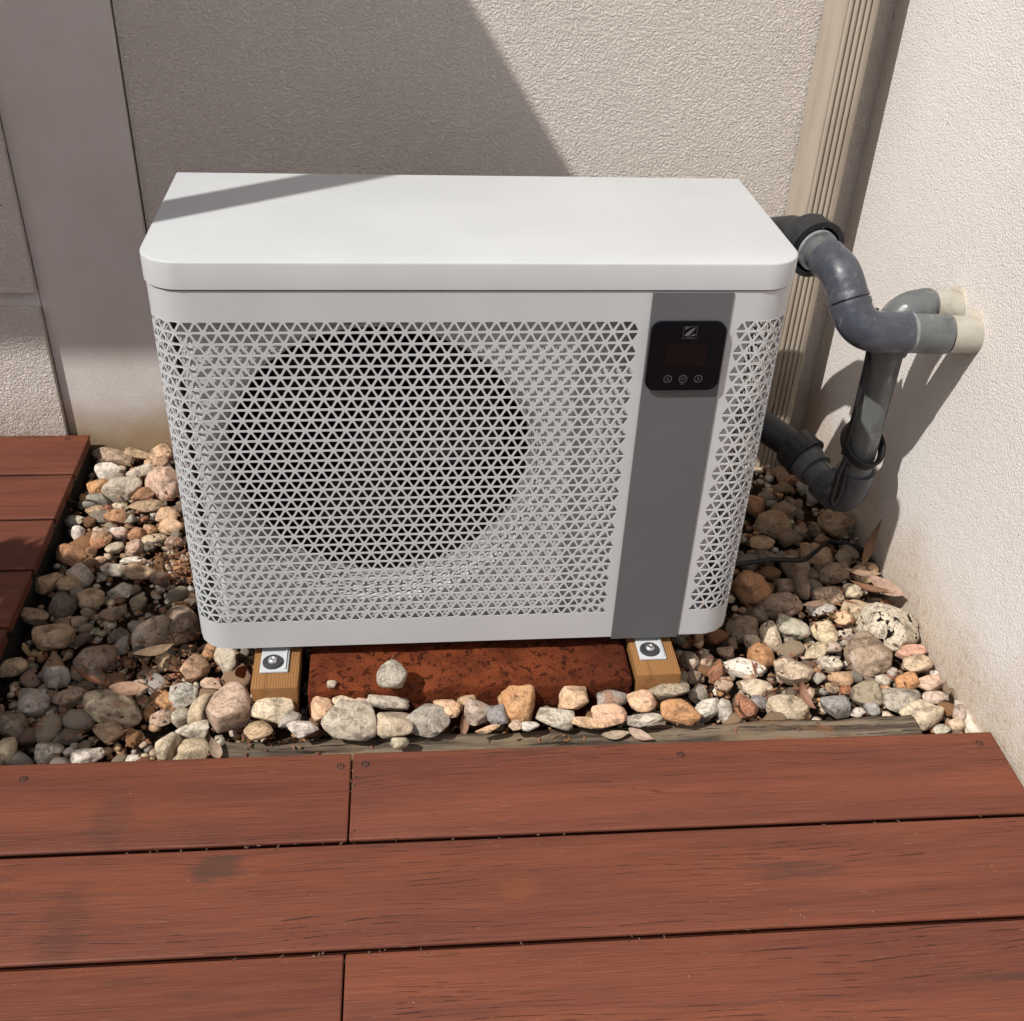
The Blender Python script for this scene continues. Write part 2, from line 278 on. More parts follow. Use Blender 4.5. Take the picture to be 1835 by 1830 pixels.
STONES = [
(0.061, -0.092, -0.064, 0.0386, 0.0456, 0.0328, -0.26, 'pinktan', 0.15, 'big lumpy tan stone standing between fan-side timber block and sleeper'),
(0.136, -0.088, -0.064, 0.0402, 0.0327, 0.0236, -0.17, 'cream', 0.4, 'cream stone with tan end right in front of fan-side timber block'),
(0.117, -0.145, -0.064, 0.0266, 0.0192, 0.0138, -0.0, 'tan', 0.2, 'brown oval stone resting on sleeper below the cream stone'),
(0.194, -0.146, -0.064, 0.0281, 0.0176, 0.0127, -0.09, 'white', 0.4, 'whitish mottled stone beside orange chips near fan-side block'),
(0.276, -0.132, -0.064, 0.0483, 0.0389, 0.028, -0.09, 'beige', 0.15, 'large grey-beige egg-shaped stone lying on sleeper before the brick'),
(0.355, -0.142, -0.064, 0.0341, 0.0308, 0.0221, 0.17, 'cream', 0.1, 'blocky cream stone next to the large grey-beige egg stone'),
(0.344, -0.086, -0.064, 0.0392, 0.0182, 0.0131, -0.09, 'beige', 0.6, 'flat beige stone just below the grey stone on the brick'),
(0.261, -0.074, -0.064, 0.0276, 0.0199, 0.0143, -0.44, 'cream', 0.2, 'tilted cream oval behind the large grey-beige egg stone'),
(0.226, -0.095, -0.064, 0.0201, 0.0246, 0.0177, -0.0, 'peach', 0.4, 'orange-pink stone at the fan-side end of the brick'),
(0.295, -0.078, -0.064, 0.0131, 0.0166, 0.0119, -0.0, 'pinktan', 0.2, 'little pinkish pebble between cream oval and flat beige stone'),
(0.352, -0.09, 0.0, 0.0264, 0.0285, 0.0205, -0.0, 'greyrough', 0.02, 'rough grey stone sitting on top of the red brick'),
(0.414, -0.13, -0.064, 0.0387, 0.0343, 0.0247, -0.52, 'greysmooth', 0.5, 'smooth grey wedge stone leaning beside the blocky cream stone'),
(0.363, -0.188, -0.064, 0.0167, 0.0143, 0.0103, -0.0, 'cream', 0.3, 'small cream stone at deck edge near the board joint'),
(-0.037, -0.002, -0.117, 0.0289, 0.028, 0.0201, -0.52, 'veined', 0.5, 'white stone with black veins beside the big lumpy tan stone'),
(-0.001, -0.04, -0.113, 0.02, 0.0325, 0.0276, -0.17, 'yellow', 0.1, 'smooth upright tan egg beside the big lumpy tan stone'),
(-0.011, -0.082, -0.121, 0.0321, 0.0175, 0.0126, -0.0, 'palegreen', 0.3, 'pale greenish-white oval below the upright tan egg'),
(-0.037, -0.052, -0.119, 0.0141, 0.0193, 0.0164, -0.17, 'beige', 0.2, 'small grey-beige pebble above the pale greenish oval'),
(-0.005, -0.132, -0.119, 0.0315, 0.0234, 0.0169, 0.26, 'yellow', 0.4, 'crusty tan-and-cream stone at deck edge beside a curled dry leaf'),
(-0.046, -0.125, -0.114, 0.0165, 0.0297, 0.0253, -0.44, 'cream', 0.05, 'smooth pale upright oval at deck edge by the crusty tan stone'),
(-0.026, 0.076, -0.113, 0.0239, 0.0323, 0.0274, -0.26, 'peach', 0.3, 'pitted orange-and-pink stone below the unit corner'),
(0.03, 0.087, -0.115, 0.0255, 0.0325, 0.0234, -0.0, 'beige', 0.9, 'pointed pale faceted stone beside the fan-side timber block'),
(-0.008, 0.129, -0.12, 0.0167, 0.0208, 0.015, -0.0, 'orangebrown', 0.1, 'brown-orange pebble tucked under the unit corner'),
(0.006, 0.039, -0.123, 0.0205, 0.0117, 0.0084, -0.09, 'pinktan', 0.3, 'flat pinkish stone above the big lumpy tan stone'),
(-0.079, 0.168, -0.122, 0.0215, 0.0157, 0.0113, 0.61, 'tan', 0.4, 'tan wedge stone near the unit corner with bark bits'),
(0.244, -0.078, -0.025, 0.0091, 0.0088, 0.0063, -0.0, 'cream', 0.6, 'tiny cream chip lying on the red brick'),
(-0.06, -0.012, -0.122, 0.0158, 0.0147, 0.0106, -0.52, 'orange', 0.2, 'orange stone beside the white stone with black veins'),
(0.168, -0.12, -0.064, 0.0213, 0.0146, 0.0105, 0.35, 'greysmooth', 0.3, 'grey stone half hidden behind the whitish mottled stone'),
(0.868, -0.079, -0.064, 0.0389, 0.0256, 0.0184, -0.09, 'mottled', 0.3, 'brown-mottled grey stone in front of the display-side timber block'),
(0.876, -0.14, -0.064, 0.0365, 0.0233, 0.0168, -0.09, 'orange', 0.1, 'orange oval stone lying at the sleeper below display-side block'),
(0.812, -0.111, -0.064, 0.028, 0.0252, 0.0181, -0.09, 'peach', 0.3, 'orange-topped cream stone between brick end and sleeper'),
(0.758, -0.1, -0.064, 0.0317, 0.0193, 0.0139, 0.17, 'greysmooth', 0.2, 'grey oval with orange tip in front of the brick'),
(0.684, -0.102, -0.064, 0.0294, 0.0335, 0.0241, -0.35, 'peach', 0.7, 'cream wedge with orange top in front of the brick'),
(0.745, -0.146, -0.064, 0.0347, 0.0214, 0.0154, -0.0, 'peach', 0.3, 'peach-cream stone lying against the sleeper'),
(0.808, -0.155, -0.064, 0.0318, 0.0132, 0.0095, -0.0, 'palegreen', 0.4, 'flat pale grey-green stone lying against the sleeper'),
(0.704, -0.159, -0.064, 0.033, 0.0106, 0.0077, -0.09, 'peach', 0.4, 'low peach stone half buried at the sleeper'),
(1.052, 0.028, -0.12, 0.043, 0.0201, 0.0145, -0.14, 'white', 0.05, 'smooth white oval with pink tinge beyond display-side block'),
(1.057, -0.032, -0.119, 0.0345, 0.0223, 0.016, -0.38, 'cream', 0.4, 'cream wrinkled stone below the smooth white oval'),
(1.098, 0.06, -0.117, 0.0281, 0.0284, 0.0205, -0.61, 'orange', 0.2, 'orange-tan stone above the smooth white oval'),
(1.131, 0.114, -0.113, 0.0191, 0.0327, 0.0278, 0.09, 'cream', 0.1, 'upright cream oval at the edge of the unit shadow'),
(1.187, 0.134, -0.116, 0.037, 0.0312, 0.0224, -0.61, 'palegreen', 0.3, 'tilted grey-green stone at the edge of the unit shadow'),
(1.249, 0.117, -0.116, 0.024, 0.0311, 0.0224, -0.0, 'yellow', 0.2, 'round cream-yellow pitted stone beside the tilted grey-green stone'),
(1.144, 0.006, -0.115, 0.0414, 0.0332, 0.0239, -0.17, 'mottled', 0.4, 'large rough beige stone next to the smooth white oval'),
(1.106, -0.092, -0.118, 0.0383, 0.0252, 0.0181, -0.09, 'cream', 0.2, 'large cream stone with tan patch touching the sleeper'),
(1.022, -0.088, -0.115, 0.025, 0.0318, 0.0229, -0.17, 'redbrown', 0.4, 'reddish-brown stone behind a dry leaf near the sleeper'),
(1.055, -0.067, -0.122, 0.0192, 0.016, 0.0115, -0.17, 'slate', 0.2, 'dark slate-blue pebble beside the reddish-brown stone'),
(0.948, -0.089, -0.115, 0.0205, 0.0284, 0.0241, -0.7, 'white', 0.4, 'white speckled stone leaning beside the orange oval'),
(0.982, -0.089, -0.116, 0.0161, 0.0251, 0.0213, -0.35, 'white', 0.3, 'whitish stone between the speckled and reddish-brown stones'),
(0.944, -0.045, -0.117, 0.0208, 0.0271, 0.0195, -0.44, 'greysmooth', 0.3, 'grey stone behind the white speckled stone'),
(0.998, -0.023, -0.121, 0.018, 0.0188, 0.0136, -0.35, 'pinktan', 0.3, 'pinkish-brown stone below the smooth white oval'),
(1.09, 0.108, -0.12, 0.0174, 0.0199, 0.0143, 0.7, 'cream', 0.3, 'cream-tan stone beside the upright cream oval'),
(1.028, 0.078, -0.122, 0.0172, 0.016, 0.0115, -0.0, 'pinktan', 0.4, 'pinkish stone half in the unit shadow'),
(0.947, 0.048, -0.117, 0.0169, 0.0228, 0.0194, 0.17, 'beige', 0.9, 'craggy grey-beige block beside the display-side timber block'),
(0.982, 0.052, -0.121, 0.0154, 0.0176, 0.0127, -0.0, 'pinktan', 0.4, 'brown-grey stone next to the craggy block'),
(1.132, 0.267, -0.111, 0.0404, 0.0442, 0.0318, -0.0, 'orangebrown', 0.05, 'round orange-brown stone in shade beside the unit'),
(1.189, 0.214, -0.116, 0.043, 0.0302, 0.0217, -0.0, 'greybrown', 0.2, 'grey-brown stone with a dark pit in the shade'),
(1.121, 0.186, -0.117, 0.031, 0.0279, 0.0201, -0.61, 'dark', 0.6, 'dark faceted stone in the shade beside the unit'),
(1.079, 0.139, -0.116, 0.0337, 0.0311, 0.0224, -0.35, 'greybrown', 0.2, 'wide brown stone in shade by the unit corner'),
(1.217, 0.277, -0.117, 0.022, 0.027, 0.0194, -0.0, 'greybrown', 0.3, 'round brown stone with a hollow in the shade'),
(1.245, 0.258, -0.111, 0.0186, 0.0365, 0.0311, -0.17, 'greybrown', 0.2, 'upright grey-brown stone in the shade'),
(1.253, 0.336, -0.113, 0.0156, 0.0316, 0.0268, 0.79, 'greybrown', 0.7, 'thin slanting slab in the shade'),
(0.991, 0.011, -0.116, 0.0137, 0.0261, 0.0221, -0.61, 'redbrown', 0.6, 'rusty leaning stone beyond the display-side block'),
(1.162, -0.043, -0.122, 0.0135, 0.0154, 0.0111, -0.0, 'pinktan', 0.2, 'small round pink pebble inside a curled leaf'),
(1.198, -0.004, -0.122, 0.0137, 0.0157, 0.0113, -0.35, 'greysmooth', 0.3, 'small grey pebble beside the large rough beige stone'),
(1.385, 0.123, -0.105, 0.063, 0.0585, 0.0421, 0.31, 'pale', 0.1, 'largest pale stone with black pits against the side wall'),
(1.315, 0.037, -0.108, 0.0481, 0.05, 0.036, -0.52, 'rustgrey', 0.95, 'angular grey stone with rusty face below the largest pale stone'),
(1.361, -0.121, -0.115, 0.0399, 0.0319, 0.0229, -0.0, 'cream', 0.1, 'bumpy cream stone sitting on the far end of the sleeper'),
(1.439, -0.123, -0.119, 0.0307, 0.0228, 0.0164, -0.61, 'pinkgrey', 0.05, 'smooth pinkish-grey oval against the side wall near the deck'),
(1.203, -0.088, -0.118, 0.0281, 0.0259, 0.0187, -0.0, 'slate', 0.2, 'blue-grey stone with white veins against the sleeper'),
(1.277, -0.058, -0.116, 0.0326, 0.031, 0.0223, -0.26, 'olive', 0.6, 'olive-grey banded stone near the bumpy cream stone'),
(1.337, -0.078, -0.116, 0.0324, 0.0308, 0.0222, -0.0, 'greyrough', 0.4, 'grey stone behind the bumpy cream stone'),
(1.373, -0.025, -0.121, 0.0276, 0.0189, 0.0136, 0.26, 'orange', 0.1, 'bright orange stone below the pinkish stones by the side wall'),
(1.419, -0.035, -0.121, 0.0275, 0.0173, 0.0124, 0.26, 'pinktan', 0.2, 'pinkish-brown stone beside the bright orange stone'),
(1.409, -0.072, -0.122, 0.0217, 0.0155, 0.0111, -0.26, 'pinkgrey', 0.2, 'pinkish-grey stone above the bumpy cream stone'),
(1.451, -0.067, -0.122, 0.0204, 0.0155, 0.0112, -0.0, 'greybrown', 0.7, 'craggy brown-grey stone against the side wall'),
(1.413, 0.019, -0.118, 0.0281, 0.024, 0.0173, -0.35, 'yellow', 0.2, 'cream-yellow stone by the side wall above the orange stone'),
(1.417, 0.059, -0.122, 0.0327, 0.0162, 0.0117, 0.17, 'pinkred', 0.2, 'flat pink stone with red spot against the side wall'),
(1.327, -0.018, -0.123, 0.0152, 0.0126, 0.009, -0.0, 'palegreen', 0.1, 'small pale grey pebble below the angular grey stone'),
(1.242, -0.011, -0.12, 0.0248, 0.0204, 0.0147, -0.09, 'peach', 0.1, 'peach-cream oval below the angular grey stone'),
(1.274, -0.095, -0.121, 0.016, 0.0167, 0.0121, -0.35, 'slate', 0.2, 'small blue-grey pebble beside the olive banded stone'),
(1.243, -0.102, -0.124, 0.0146, 0.0098, 0.0071, 0.17, 'white', 0.1, 'small pinkish-white pebble between the blue-grey stones'),
(1.39, -0.154, -0.124, 0.017, 0.0105, 0.0075, -0.0, 'palegreen', 0.2, 'pale grey pebble at the corner of the deck'),
(1.424, -0.149, -0.123, 0.0158, 0.0128, 0.0092, -0.0, 'yellow', 0.1, 'yellow-tan pebble at the corner of the deck'),
(1.252, 0.077, -0.121, 0.0185, 0.0178, 0.0128, -0.26, 'pinkgrey', 0.2, 'pinkish pebble beside the angular grey stone'),
(1.297, 0.243, -0.118, 0.0348, 0.0259, 0.0186, 0.17, 'pinktan', 0.9, 'angular pinkish block at the edge of the pipe shadow'),
(1.413, 0.315, -0.117, 0.0265, 0.0266, 0.0192, -0.26, 'tan', 0.6, 'tan angular stone against the side wall below the pipes'),
(1.363, 0.258, -0.12, 0.0213, 0.0191, 0.0138, -0.0, 'cream', 0.3, 'cream stone beside the angular pinkish block'),
(1.349, 0.196, -0.119, 0.0388, 0.0221, 0.0159, -0.0, 'yellow', 0.4, 'rough yellowish stone above the largest pale stone'),
(1.271, 0.201, -0.121, 0.0327, 0.0187, 0.0134, -0.17, 'veined', 0.4, 'whitish veined stone below the angular pinkish block'),
(1.308, 0.166, -0.119, 0.0206, 0.0218, 0.0157, 0.17, 'peach', 0.4, 'tan-orange stone next to the largest pale stone'),
(1.297, 0.109, -0.12, 0.0245, 0.0214, 0.0154, -0.0, 'pale', 0.4, 'pale stone tucked beside the largest pale stone'),
(1.214, -0.038, -0.122, 0.0136, 0.014, 0.01, -0.0, 'tan', 0.2, 'small tan pebble above the blue-grey veined stone'),
(1.241, -0.041, -0.123, 0.0136, 0.0124, 0.0089, -0.0, 'redbrown', 0.4, 'rust-red chip beside the olive banded stone'),
(1.216, 0.072, -0.12, 0.0269, 0.0194, 0.014, 0.17, 'yellow', 0.7, 'crumbly yellow stone beside the large rough beige stone'),
(1.233, 0.035, -0.121, 0.0266, 0.0176, 0.0126, -0.35, 'pale', 0.3, 'pale stone between crumbly yellow and peach stones'),
(1.353, 0.006, -0.123, 0.0125, 0.0127, 0.0091, -0.0, 'greysmooth', 0.4, 'small grey stone at the foot of the angular grey stone'),
(1.442, -0.004, -0.125, 0.0125, 0.0079, 0.0057, -0.17, 'white', 0.2, 'small pink-white pebble against the side wall'),
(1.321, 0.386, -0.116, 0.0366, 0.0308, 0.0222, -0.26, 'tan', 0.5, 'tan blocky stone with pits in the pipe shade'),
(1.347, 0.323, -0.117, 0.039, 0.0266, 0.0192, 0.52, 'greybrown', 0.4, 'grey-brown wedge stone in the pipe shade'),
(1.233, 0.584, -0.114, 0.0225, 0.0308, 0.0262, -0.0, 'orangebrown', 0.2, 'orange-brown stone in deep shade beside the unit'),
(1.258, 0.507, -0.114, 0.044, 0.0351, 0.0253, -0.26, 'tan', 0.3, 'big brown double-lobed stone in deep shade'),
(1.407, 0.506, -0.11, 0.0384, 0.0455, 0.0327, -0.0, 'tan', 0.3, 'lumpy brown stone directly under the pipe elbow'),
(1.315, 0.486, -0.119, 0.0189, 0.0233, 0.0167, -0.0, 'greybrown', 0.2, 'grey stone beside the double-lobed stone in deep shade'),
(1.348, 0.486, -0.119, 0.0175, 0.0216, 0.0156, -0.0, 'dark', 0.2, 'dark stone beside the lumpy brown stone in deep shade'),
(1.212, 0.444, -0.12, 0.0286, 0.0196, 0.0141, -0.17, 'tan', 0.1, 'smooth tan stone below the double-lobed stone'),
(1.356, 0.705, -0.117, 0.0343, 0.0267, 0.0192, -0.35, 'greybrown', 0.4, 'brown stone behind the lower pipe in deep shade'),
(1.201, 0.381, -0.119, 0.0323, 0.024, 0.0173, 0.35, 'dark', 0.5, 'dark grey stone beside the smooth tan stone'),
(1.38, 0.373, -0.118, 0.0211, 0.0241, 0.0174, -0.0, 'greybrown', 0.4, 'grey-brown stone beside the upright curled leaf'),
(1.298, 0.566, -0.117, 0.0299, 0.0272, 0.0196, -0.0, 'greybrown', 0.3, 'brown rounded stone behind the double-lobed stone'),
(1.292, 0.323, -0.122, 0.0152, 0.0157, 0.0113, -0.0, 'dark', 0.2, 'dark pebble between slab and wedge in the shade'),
(-0.286, 0.713, -0.114, 0.0462, 0.036, 0.0259, 0.44, 'beige', 0.1, 'grey-beige egg stone by the raised deck in sunlight'),
(-0.337, 0.792, -0.118, 0.0323, 0.0255, 0.0183, -0.0, 'white', 0.2, 'white stone above the grey-beige egg stone'),
(-0.345, 0.726, -0.118, 0.0267, 0.0249, 0.018, 0.44, 'orange', 0.3, 'orange stone beside the grey-beige egg stone'),
(-0.236, 0.69, -0.12, 0.0289, 0.0206, 0.0148, 0.09, 'orangebrown', 0.05, 'smooth orange-brown oval next to the grey-beige egg stone'),
(-0.192, 0.727, -0.11, 0.0417, 0.0448, 0.0322, -0.0, 'pinktan', 0.4, 'large pinkish-tan stone close to the unit side'),
(-0.26, 0.798, -0.12, 0.0374, 0.0199, 0.0143, -0.09, 'beige', 0.2, 'beige flat stone behind the grey-beige egg stone'),
(-0.341, 0.868, -0.119, 0.0508, 0.0231, 0.0167, -0.17, 'rustgrey', 0.6, 'craggy grey-and-rust stone at the smooth pillar foot'),
(-0.279, 0.88, -0.121, 0.0357, 0.0174, 0.0126, -0.0, 'tan', 0.2, 'tan stone with a white patch at the smooth pillar foot'),
(-0.225, 0.879, -0.119, 0.0281, 0.0233, 0.0168, 0.26, 'peach', 0.4, 'peach stone beside the unit at the smooth pillar foot'),
(-0.227, 0.834, -0.12, 0.0303, 0.0201, 0.0145, 0.35, 'peach', 0.5, 'peach angular stone above the large pinkish-tan stone'),
(-0.218, 0.643, -0.119, 0.0428, 0.0217, 0.0156, -0.09, 'tan', 0.3, 'tan broad stone below the smooth orange-brown oval'),
(-0.281, 0.6, -0.12, 0.0328, 0.0213, 0.0154, -0.17, 'orangebrown', 0.3, 'orange-brown stone with grey neighbour in the sunlit gravel'),
(-0.164, 0.602, -0.118, 0.0259, 0.0241, 0.0174, -0.0, 'peach', 0.3, 'peach-orange stone beside the unit'),
(-0.15, 0.558, -0.119, 0.0279, 0.0238, 0.0171, 0.35, 'peach', 0.4, 'second peach stone beside the unit, below the orange one'),
(-0.263, 0.542, -0.121, 0.0218, 0.0183, 0.0132, -0.17, 'white', 0.2, 'grey-white pebble in the sunlit gravel'),
(-0.349, 0.533, -0.118, 0.0148, 0.0221, 0.0188, -0.0, 'white', 0.1, 'upright white pebble near the raised deck'),
(-0.296, 0.512, -0.118, 0.025, 0.0259, 0.0187, 0.35, 'tan', 0.3, 'cream-brown rough stone beside the upright white pebble'),
(-0.181, 0.517, -0.122, 0.0285, 0.0156, 0.0112, 0.17, 'yellow', 0.2, 'yellow-orange flat stone beside the unit'),
(-0.261, 0.486, -0.122, 0.0203, 0.0154, 0.0111, 0.17, 'cream', 0.2, 'cream hollowed pebble in the sunlit gravel'),
(-0.216, 0.48, -0.119, 0.0203, 0.0231, 0.0167, -0.0, 'pinktan', 0.3, 'pinkish pebble below the brown round pebbles'),
(-0.349, 0.454, -0.118, 0.0334, 0.0254, 0.0183, -0.17, 'orangebrown', 0.3, 'large brown-orange stone near the raised deck'),
(-0.283, 0.441, -0.123, 0.0133, 0.0114, 0.0082, -0.0, 'peach', 0.1, 'little pale orange pebble in the sunlit gravel'),
(-0.212, 0.439, -0.124, 0.0289, 0.0101, 0.0073, -0.0, 'white', 0.3, 'thin flat white stone in the sunlit gravel'),
(-0.247, 0.403, -0.121, 0.0285, 0.0188, 0.0135, -0.17, 'beige', 0.3, 'beige stone below the thin flat white stone'),
(-0.183, 0.389, -0.12, 0.0372, 0.02, 0.0144, -0.09, 'tan', 0.3, 'broad tan-grey stone beside bark litter'),
(-0.103, 0.407, -0.12, 0.0177, 0.0214, 0.0154, -0.0, 'orange', 0.2, 'orange lumpy stone touching the unit side'),
(-0.311, 0.381, -0.117, 0.0283, 0.0273, 0.0196, -0.44, 'beige', 0.3, 'grey-beige stone at the edge of leaf shade'),
(-0.372, 0.357, -0.118, 0.0322, 0.0245, 0.0176, -0.0, 'tan', 0.3, 'tan stone under leaf shade near the raised deck'),
(-0.324, 0.347, -0.117, 0.0215, 0.0269, 0.0194, -0.35, 'tan', 0.2, 'tan egg stone under leaf shade'),
(-0.27, 0.304, -0.117, 0.0276, 0.0266, 0.0191, -0.0, 'tan', 0.3, 'knobbly brown stone under leaf shade'),
(-0.219, 0.332, -0.12, 0.0257, 0.0195, 0.0141, -0.0, 'beige', 0.4, 'dappled stone beside the bark litter'),
(-0.125, 0.183, -0.106, 0.0308, 0.0467, 0.0397, -0.44, 'cream', 0.2, 'tall pale stone in a patch of sun amid leaf shade'),
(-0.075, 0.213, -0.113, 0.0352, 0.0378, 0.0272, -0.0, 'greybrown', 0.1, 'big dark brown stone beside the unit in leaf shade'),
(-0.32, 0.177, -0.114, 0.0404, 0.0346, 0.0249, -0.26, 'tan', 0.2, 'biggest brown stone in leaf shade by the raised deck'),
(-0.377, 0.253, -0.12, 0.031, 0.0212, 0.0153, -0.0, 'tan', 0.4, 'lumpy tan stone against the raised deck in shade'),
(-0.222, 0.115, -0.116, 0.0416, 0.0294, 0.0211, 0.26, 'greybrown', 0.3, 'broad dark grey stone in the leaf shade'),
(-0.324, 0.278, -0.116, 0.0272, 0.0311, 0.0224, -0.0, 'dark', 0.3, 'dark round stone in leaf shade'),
(-0.084, 0.168, -0.122, 0.0244, 0.0162, 0.0117, 0.52, 'tan', 0.4, 'tan-orange stone near the unit corner'),
(-0.163, -0.026, -0.114, 0.0564, 0.0343, 0.0247, -0.26, 'yellow', 0.2, 'long pale yellowish stone with grey end in dappled light'),
(-0.16, -0.084, -0.118, 0.0275, 0.0251, 0.0181, -0.0, 'tan', 0.1, 'tan egg stone below the long pale yellowish stone'),
(-0.073, -0.051, -0.12, 0.0205, 0.0192, 0.0138, -0.0, 'pinktan', 0.3, 'pink rough stone beside the long pale yellowish stone'),
(-0.074, -0.004, -0.12, 0.0323, 0.0195, 0.0141, -0.44, 'orange', 0.3, 'orange slanted stone above the pink rough stone'),
(-0.132, 0.032, -0.121, 0.025, 0.0175, 0.0126, -0.17, 'pinkgrey', 0.3, 'pale pink stone in dappled light'),
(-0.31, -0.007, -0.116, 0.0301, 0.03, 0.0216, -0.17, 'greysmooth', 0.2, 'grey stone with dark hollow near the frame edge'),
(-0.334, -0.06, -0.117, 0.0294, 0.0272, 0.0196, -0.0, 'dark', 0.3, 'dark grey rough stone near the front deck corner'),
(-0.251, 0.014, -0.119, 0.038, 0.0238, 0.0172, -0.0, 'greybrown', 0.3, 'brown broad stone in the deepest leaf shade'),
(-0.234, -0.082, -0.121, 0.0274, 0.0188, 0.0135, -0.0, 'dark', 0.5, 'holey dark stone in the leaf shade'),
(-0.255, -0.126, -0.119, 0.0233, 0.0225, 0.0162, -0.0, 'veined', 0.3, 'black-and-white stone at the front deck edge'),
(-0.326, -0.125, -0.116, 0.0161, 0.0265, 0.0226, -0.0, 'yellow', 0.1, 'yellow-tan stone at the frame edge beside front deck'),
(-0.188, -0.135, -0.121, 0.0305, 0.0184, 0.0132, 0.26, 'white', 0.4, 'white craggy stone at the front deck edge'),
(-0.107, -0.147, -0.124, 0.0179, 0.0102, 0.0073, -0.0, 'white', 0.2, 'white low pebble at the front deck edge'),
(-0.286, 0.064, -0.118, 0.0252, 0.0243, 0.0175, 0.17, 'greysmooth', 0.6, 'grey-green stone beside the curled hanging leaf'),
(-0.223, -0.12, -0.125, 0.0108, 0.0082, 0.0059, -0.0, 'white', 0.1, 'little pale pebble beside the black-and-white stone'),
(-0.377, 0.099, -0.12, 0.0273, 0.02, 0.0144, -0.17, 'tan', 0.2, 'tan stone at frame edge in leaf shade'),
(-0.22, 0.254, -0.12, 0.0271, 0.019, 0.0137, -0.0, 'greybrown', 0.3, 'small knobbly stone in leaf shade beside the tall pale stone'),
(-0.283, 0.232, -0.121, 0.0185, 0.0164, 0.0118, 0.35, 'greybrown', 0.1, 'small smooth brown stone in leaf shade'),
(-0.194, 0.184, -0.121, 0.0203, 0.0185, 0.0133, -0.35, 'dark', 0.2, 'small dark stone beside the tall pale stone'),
(-0.372, 0.594, -0.122, 0.0232, 0.0159, 0.0114, -0.09, 'beige', 0.3, 'beige stone beside the raised deck edge'),
(-0.222, 0.535, -0.12, 0.0172, 0.0196, 0.0141, -0.17, 'orangebrown', 0.1, 'brown round pebble in the sunlit gravel'),
(-0.196, 0.552, -0.122, 0.0173, 0.0153, 0.011, -0.0, 'orangebrown', 0.05, 'brown oval pebble next to the brown round pebble'),
(-0.132, 0.5, -0.122, 0.0228, 0.0156, 0.0112, -0.0, 'pinktan', 0.2, 'pinkish flat stone touching the unit side'),
(-0.311, 0.473, -0.122, 0.0134, 0.0153, 0.011, -0.0, 'orangebrown', 0.5, 'heart-shaped brown pebble beside the large brown-orange stone'),
(-0.13, 0.416, -0.123, 0.0133, 0.0126, 0.0091, -0.0, 'pinktan', 0.2, 'little pink pebble beside the orange lumpy stone'),
(-0.343, 0.669, -0.12, 0.0334, 0.019, 0.0137, 0.35, 'greyrough', 0.3, 'dark grey stone with pale leaf beside the raised deck'),
(-0.28, 0.651, -0.124, 0.019, 0.0108, 0.0078, -0.17, 'cream', 0.2, 'small cream pebble above the orange-brown stone'),
(-0.335, 0.631, -0.123, 0.0212, 0.0134, 0.0097, 0.17, 'tan', 0.2, 'small tan flat pebble in the sunlit gravel'),
(-0.251, 0.594, -0.122, 0.0187, 0.016, 0.0115, -0.52, 'greysmooth', 0.3, 'grey curved stone beside the orange-brown stone'),
(-0.083, 0.101, -0.12, 0.0297, 0.0203, 0.0146, -0.7, 'tan', 0.3, 'tan bent stone in dappled light near the unit corner'),
(0.582, -0.099, -0.064, 0.0351, 0.04, 0.0288, -0.0, 'orangewhite', 0.1, 'round orange-topped white stone in front of the brick'),
(0.645, -0.141, -0.064, 0.0346, 0.023, 0.0166, -0.09, 'palegreen', 0.2, 'round greenish-grey stone touching the sleeper'),
(0.45, -0.11, -0.064, 0.0275, 0.0198, 0.0142, -0.35, 'peach', 0.2, 'cream-pink stone beside the smooth grey wedge stone'),
(0.488, -0.09, -0.064, 0.0175, 0.0133, 0.0096, -0.0, 'peach', 0.3, 'pinkish stone leaning on the brick foot'),
(0.508, -0.119, -0.064, 0.0275, 0.0313, 0.0225, -0.0, 'pinkgrey', 0.3, 'pinkish-grey stone with a leaf beside it before the brick'),
(0.54, -0.132, -0.064, 0.0202, 0.0213, 0.0154, -0.0, 'slate', 0.1, 'blue-grey round stone before the pinkish-grey one'),
(0.571, -0.158, -0.064, 0.0128, 0.0114, 0.0082, -0.0, 'pinktan', 0.4, 'pinkish chip under the orange-topped white stone'),
(0.598, -0.16, -0.064, 0.0171, 0.0098, 0.007, -0.0, 'white', 0.3, 'white chip under the orange-topped white stone'),
(0.521, -0.163, -0.064, 0.0227, 0.0065, 0.0047, -0.0, 'peach', 0.2, 'low peach stone at the sleeper before the brick'),
]
# ------------------------------------------------------------------ object helpers
def obj(name, me, mat=None, parent=None, smooth=False):
    if isinstance(me, bmesh.types.BMesh):
        bm = me; me = bpy.data.meshes.new(name); bmesh.ops.recalc_face_normals(bm, faces=bm.faces[:]); bm.to_mesh(me); bm.free()
    if mat is not None and not me.materials: me.materials.append(MAT[mat])
    if smooth: me.polygons.foreach_set('use_smooth', [True]*len(me.polygons))
    o = bpy.data.objects.new(name, me); C.objects.link(o)
    if parent is not None: o.parent = parent
    return o
def thing(name, label, cat, group=None, loc=(0, 0, 0), kind=None):
    o = bpy.data.objects.new(name, None); C.objects.link(o); o.location = loc
    return tag(o, label, cat, group, kind)
def tag(o, label=None, cat=None, group=None, kind=None):
    if label: o['label'] = label
    if cat: o['category'] = cat
    if group: o['group'] = group
    if kind: o['kind'] = kind
    return o
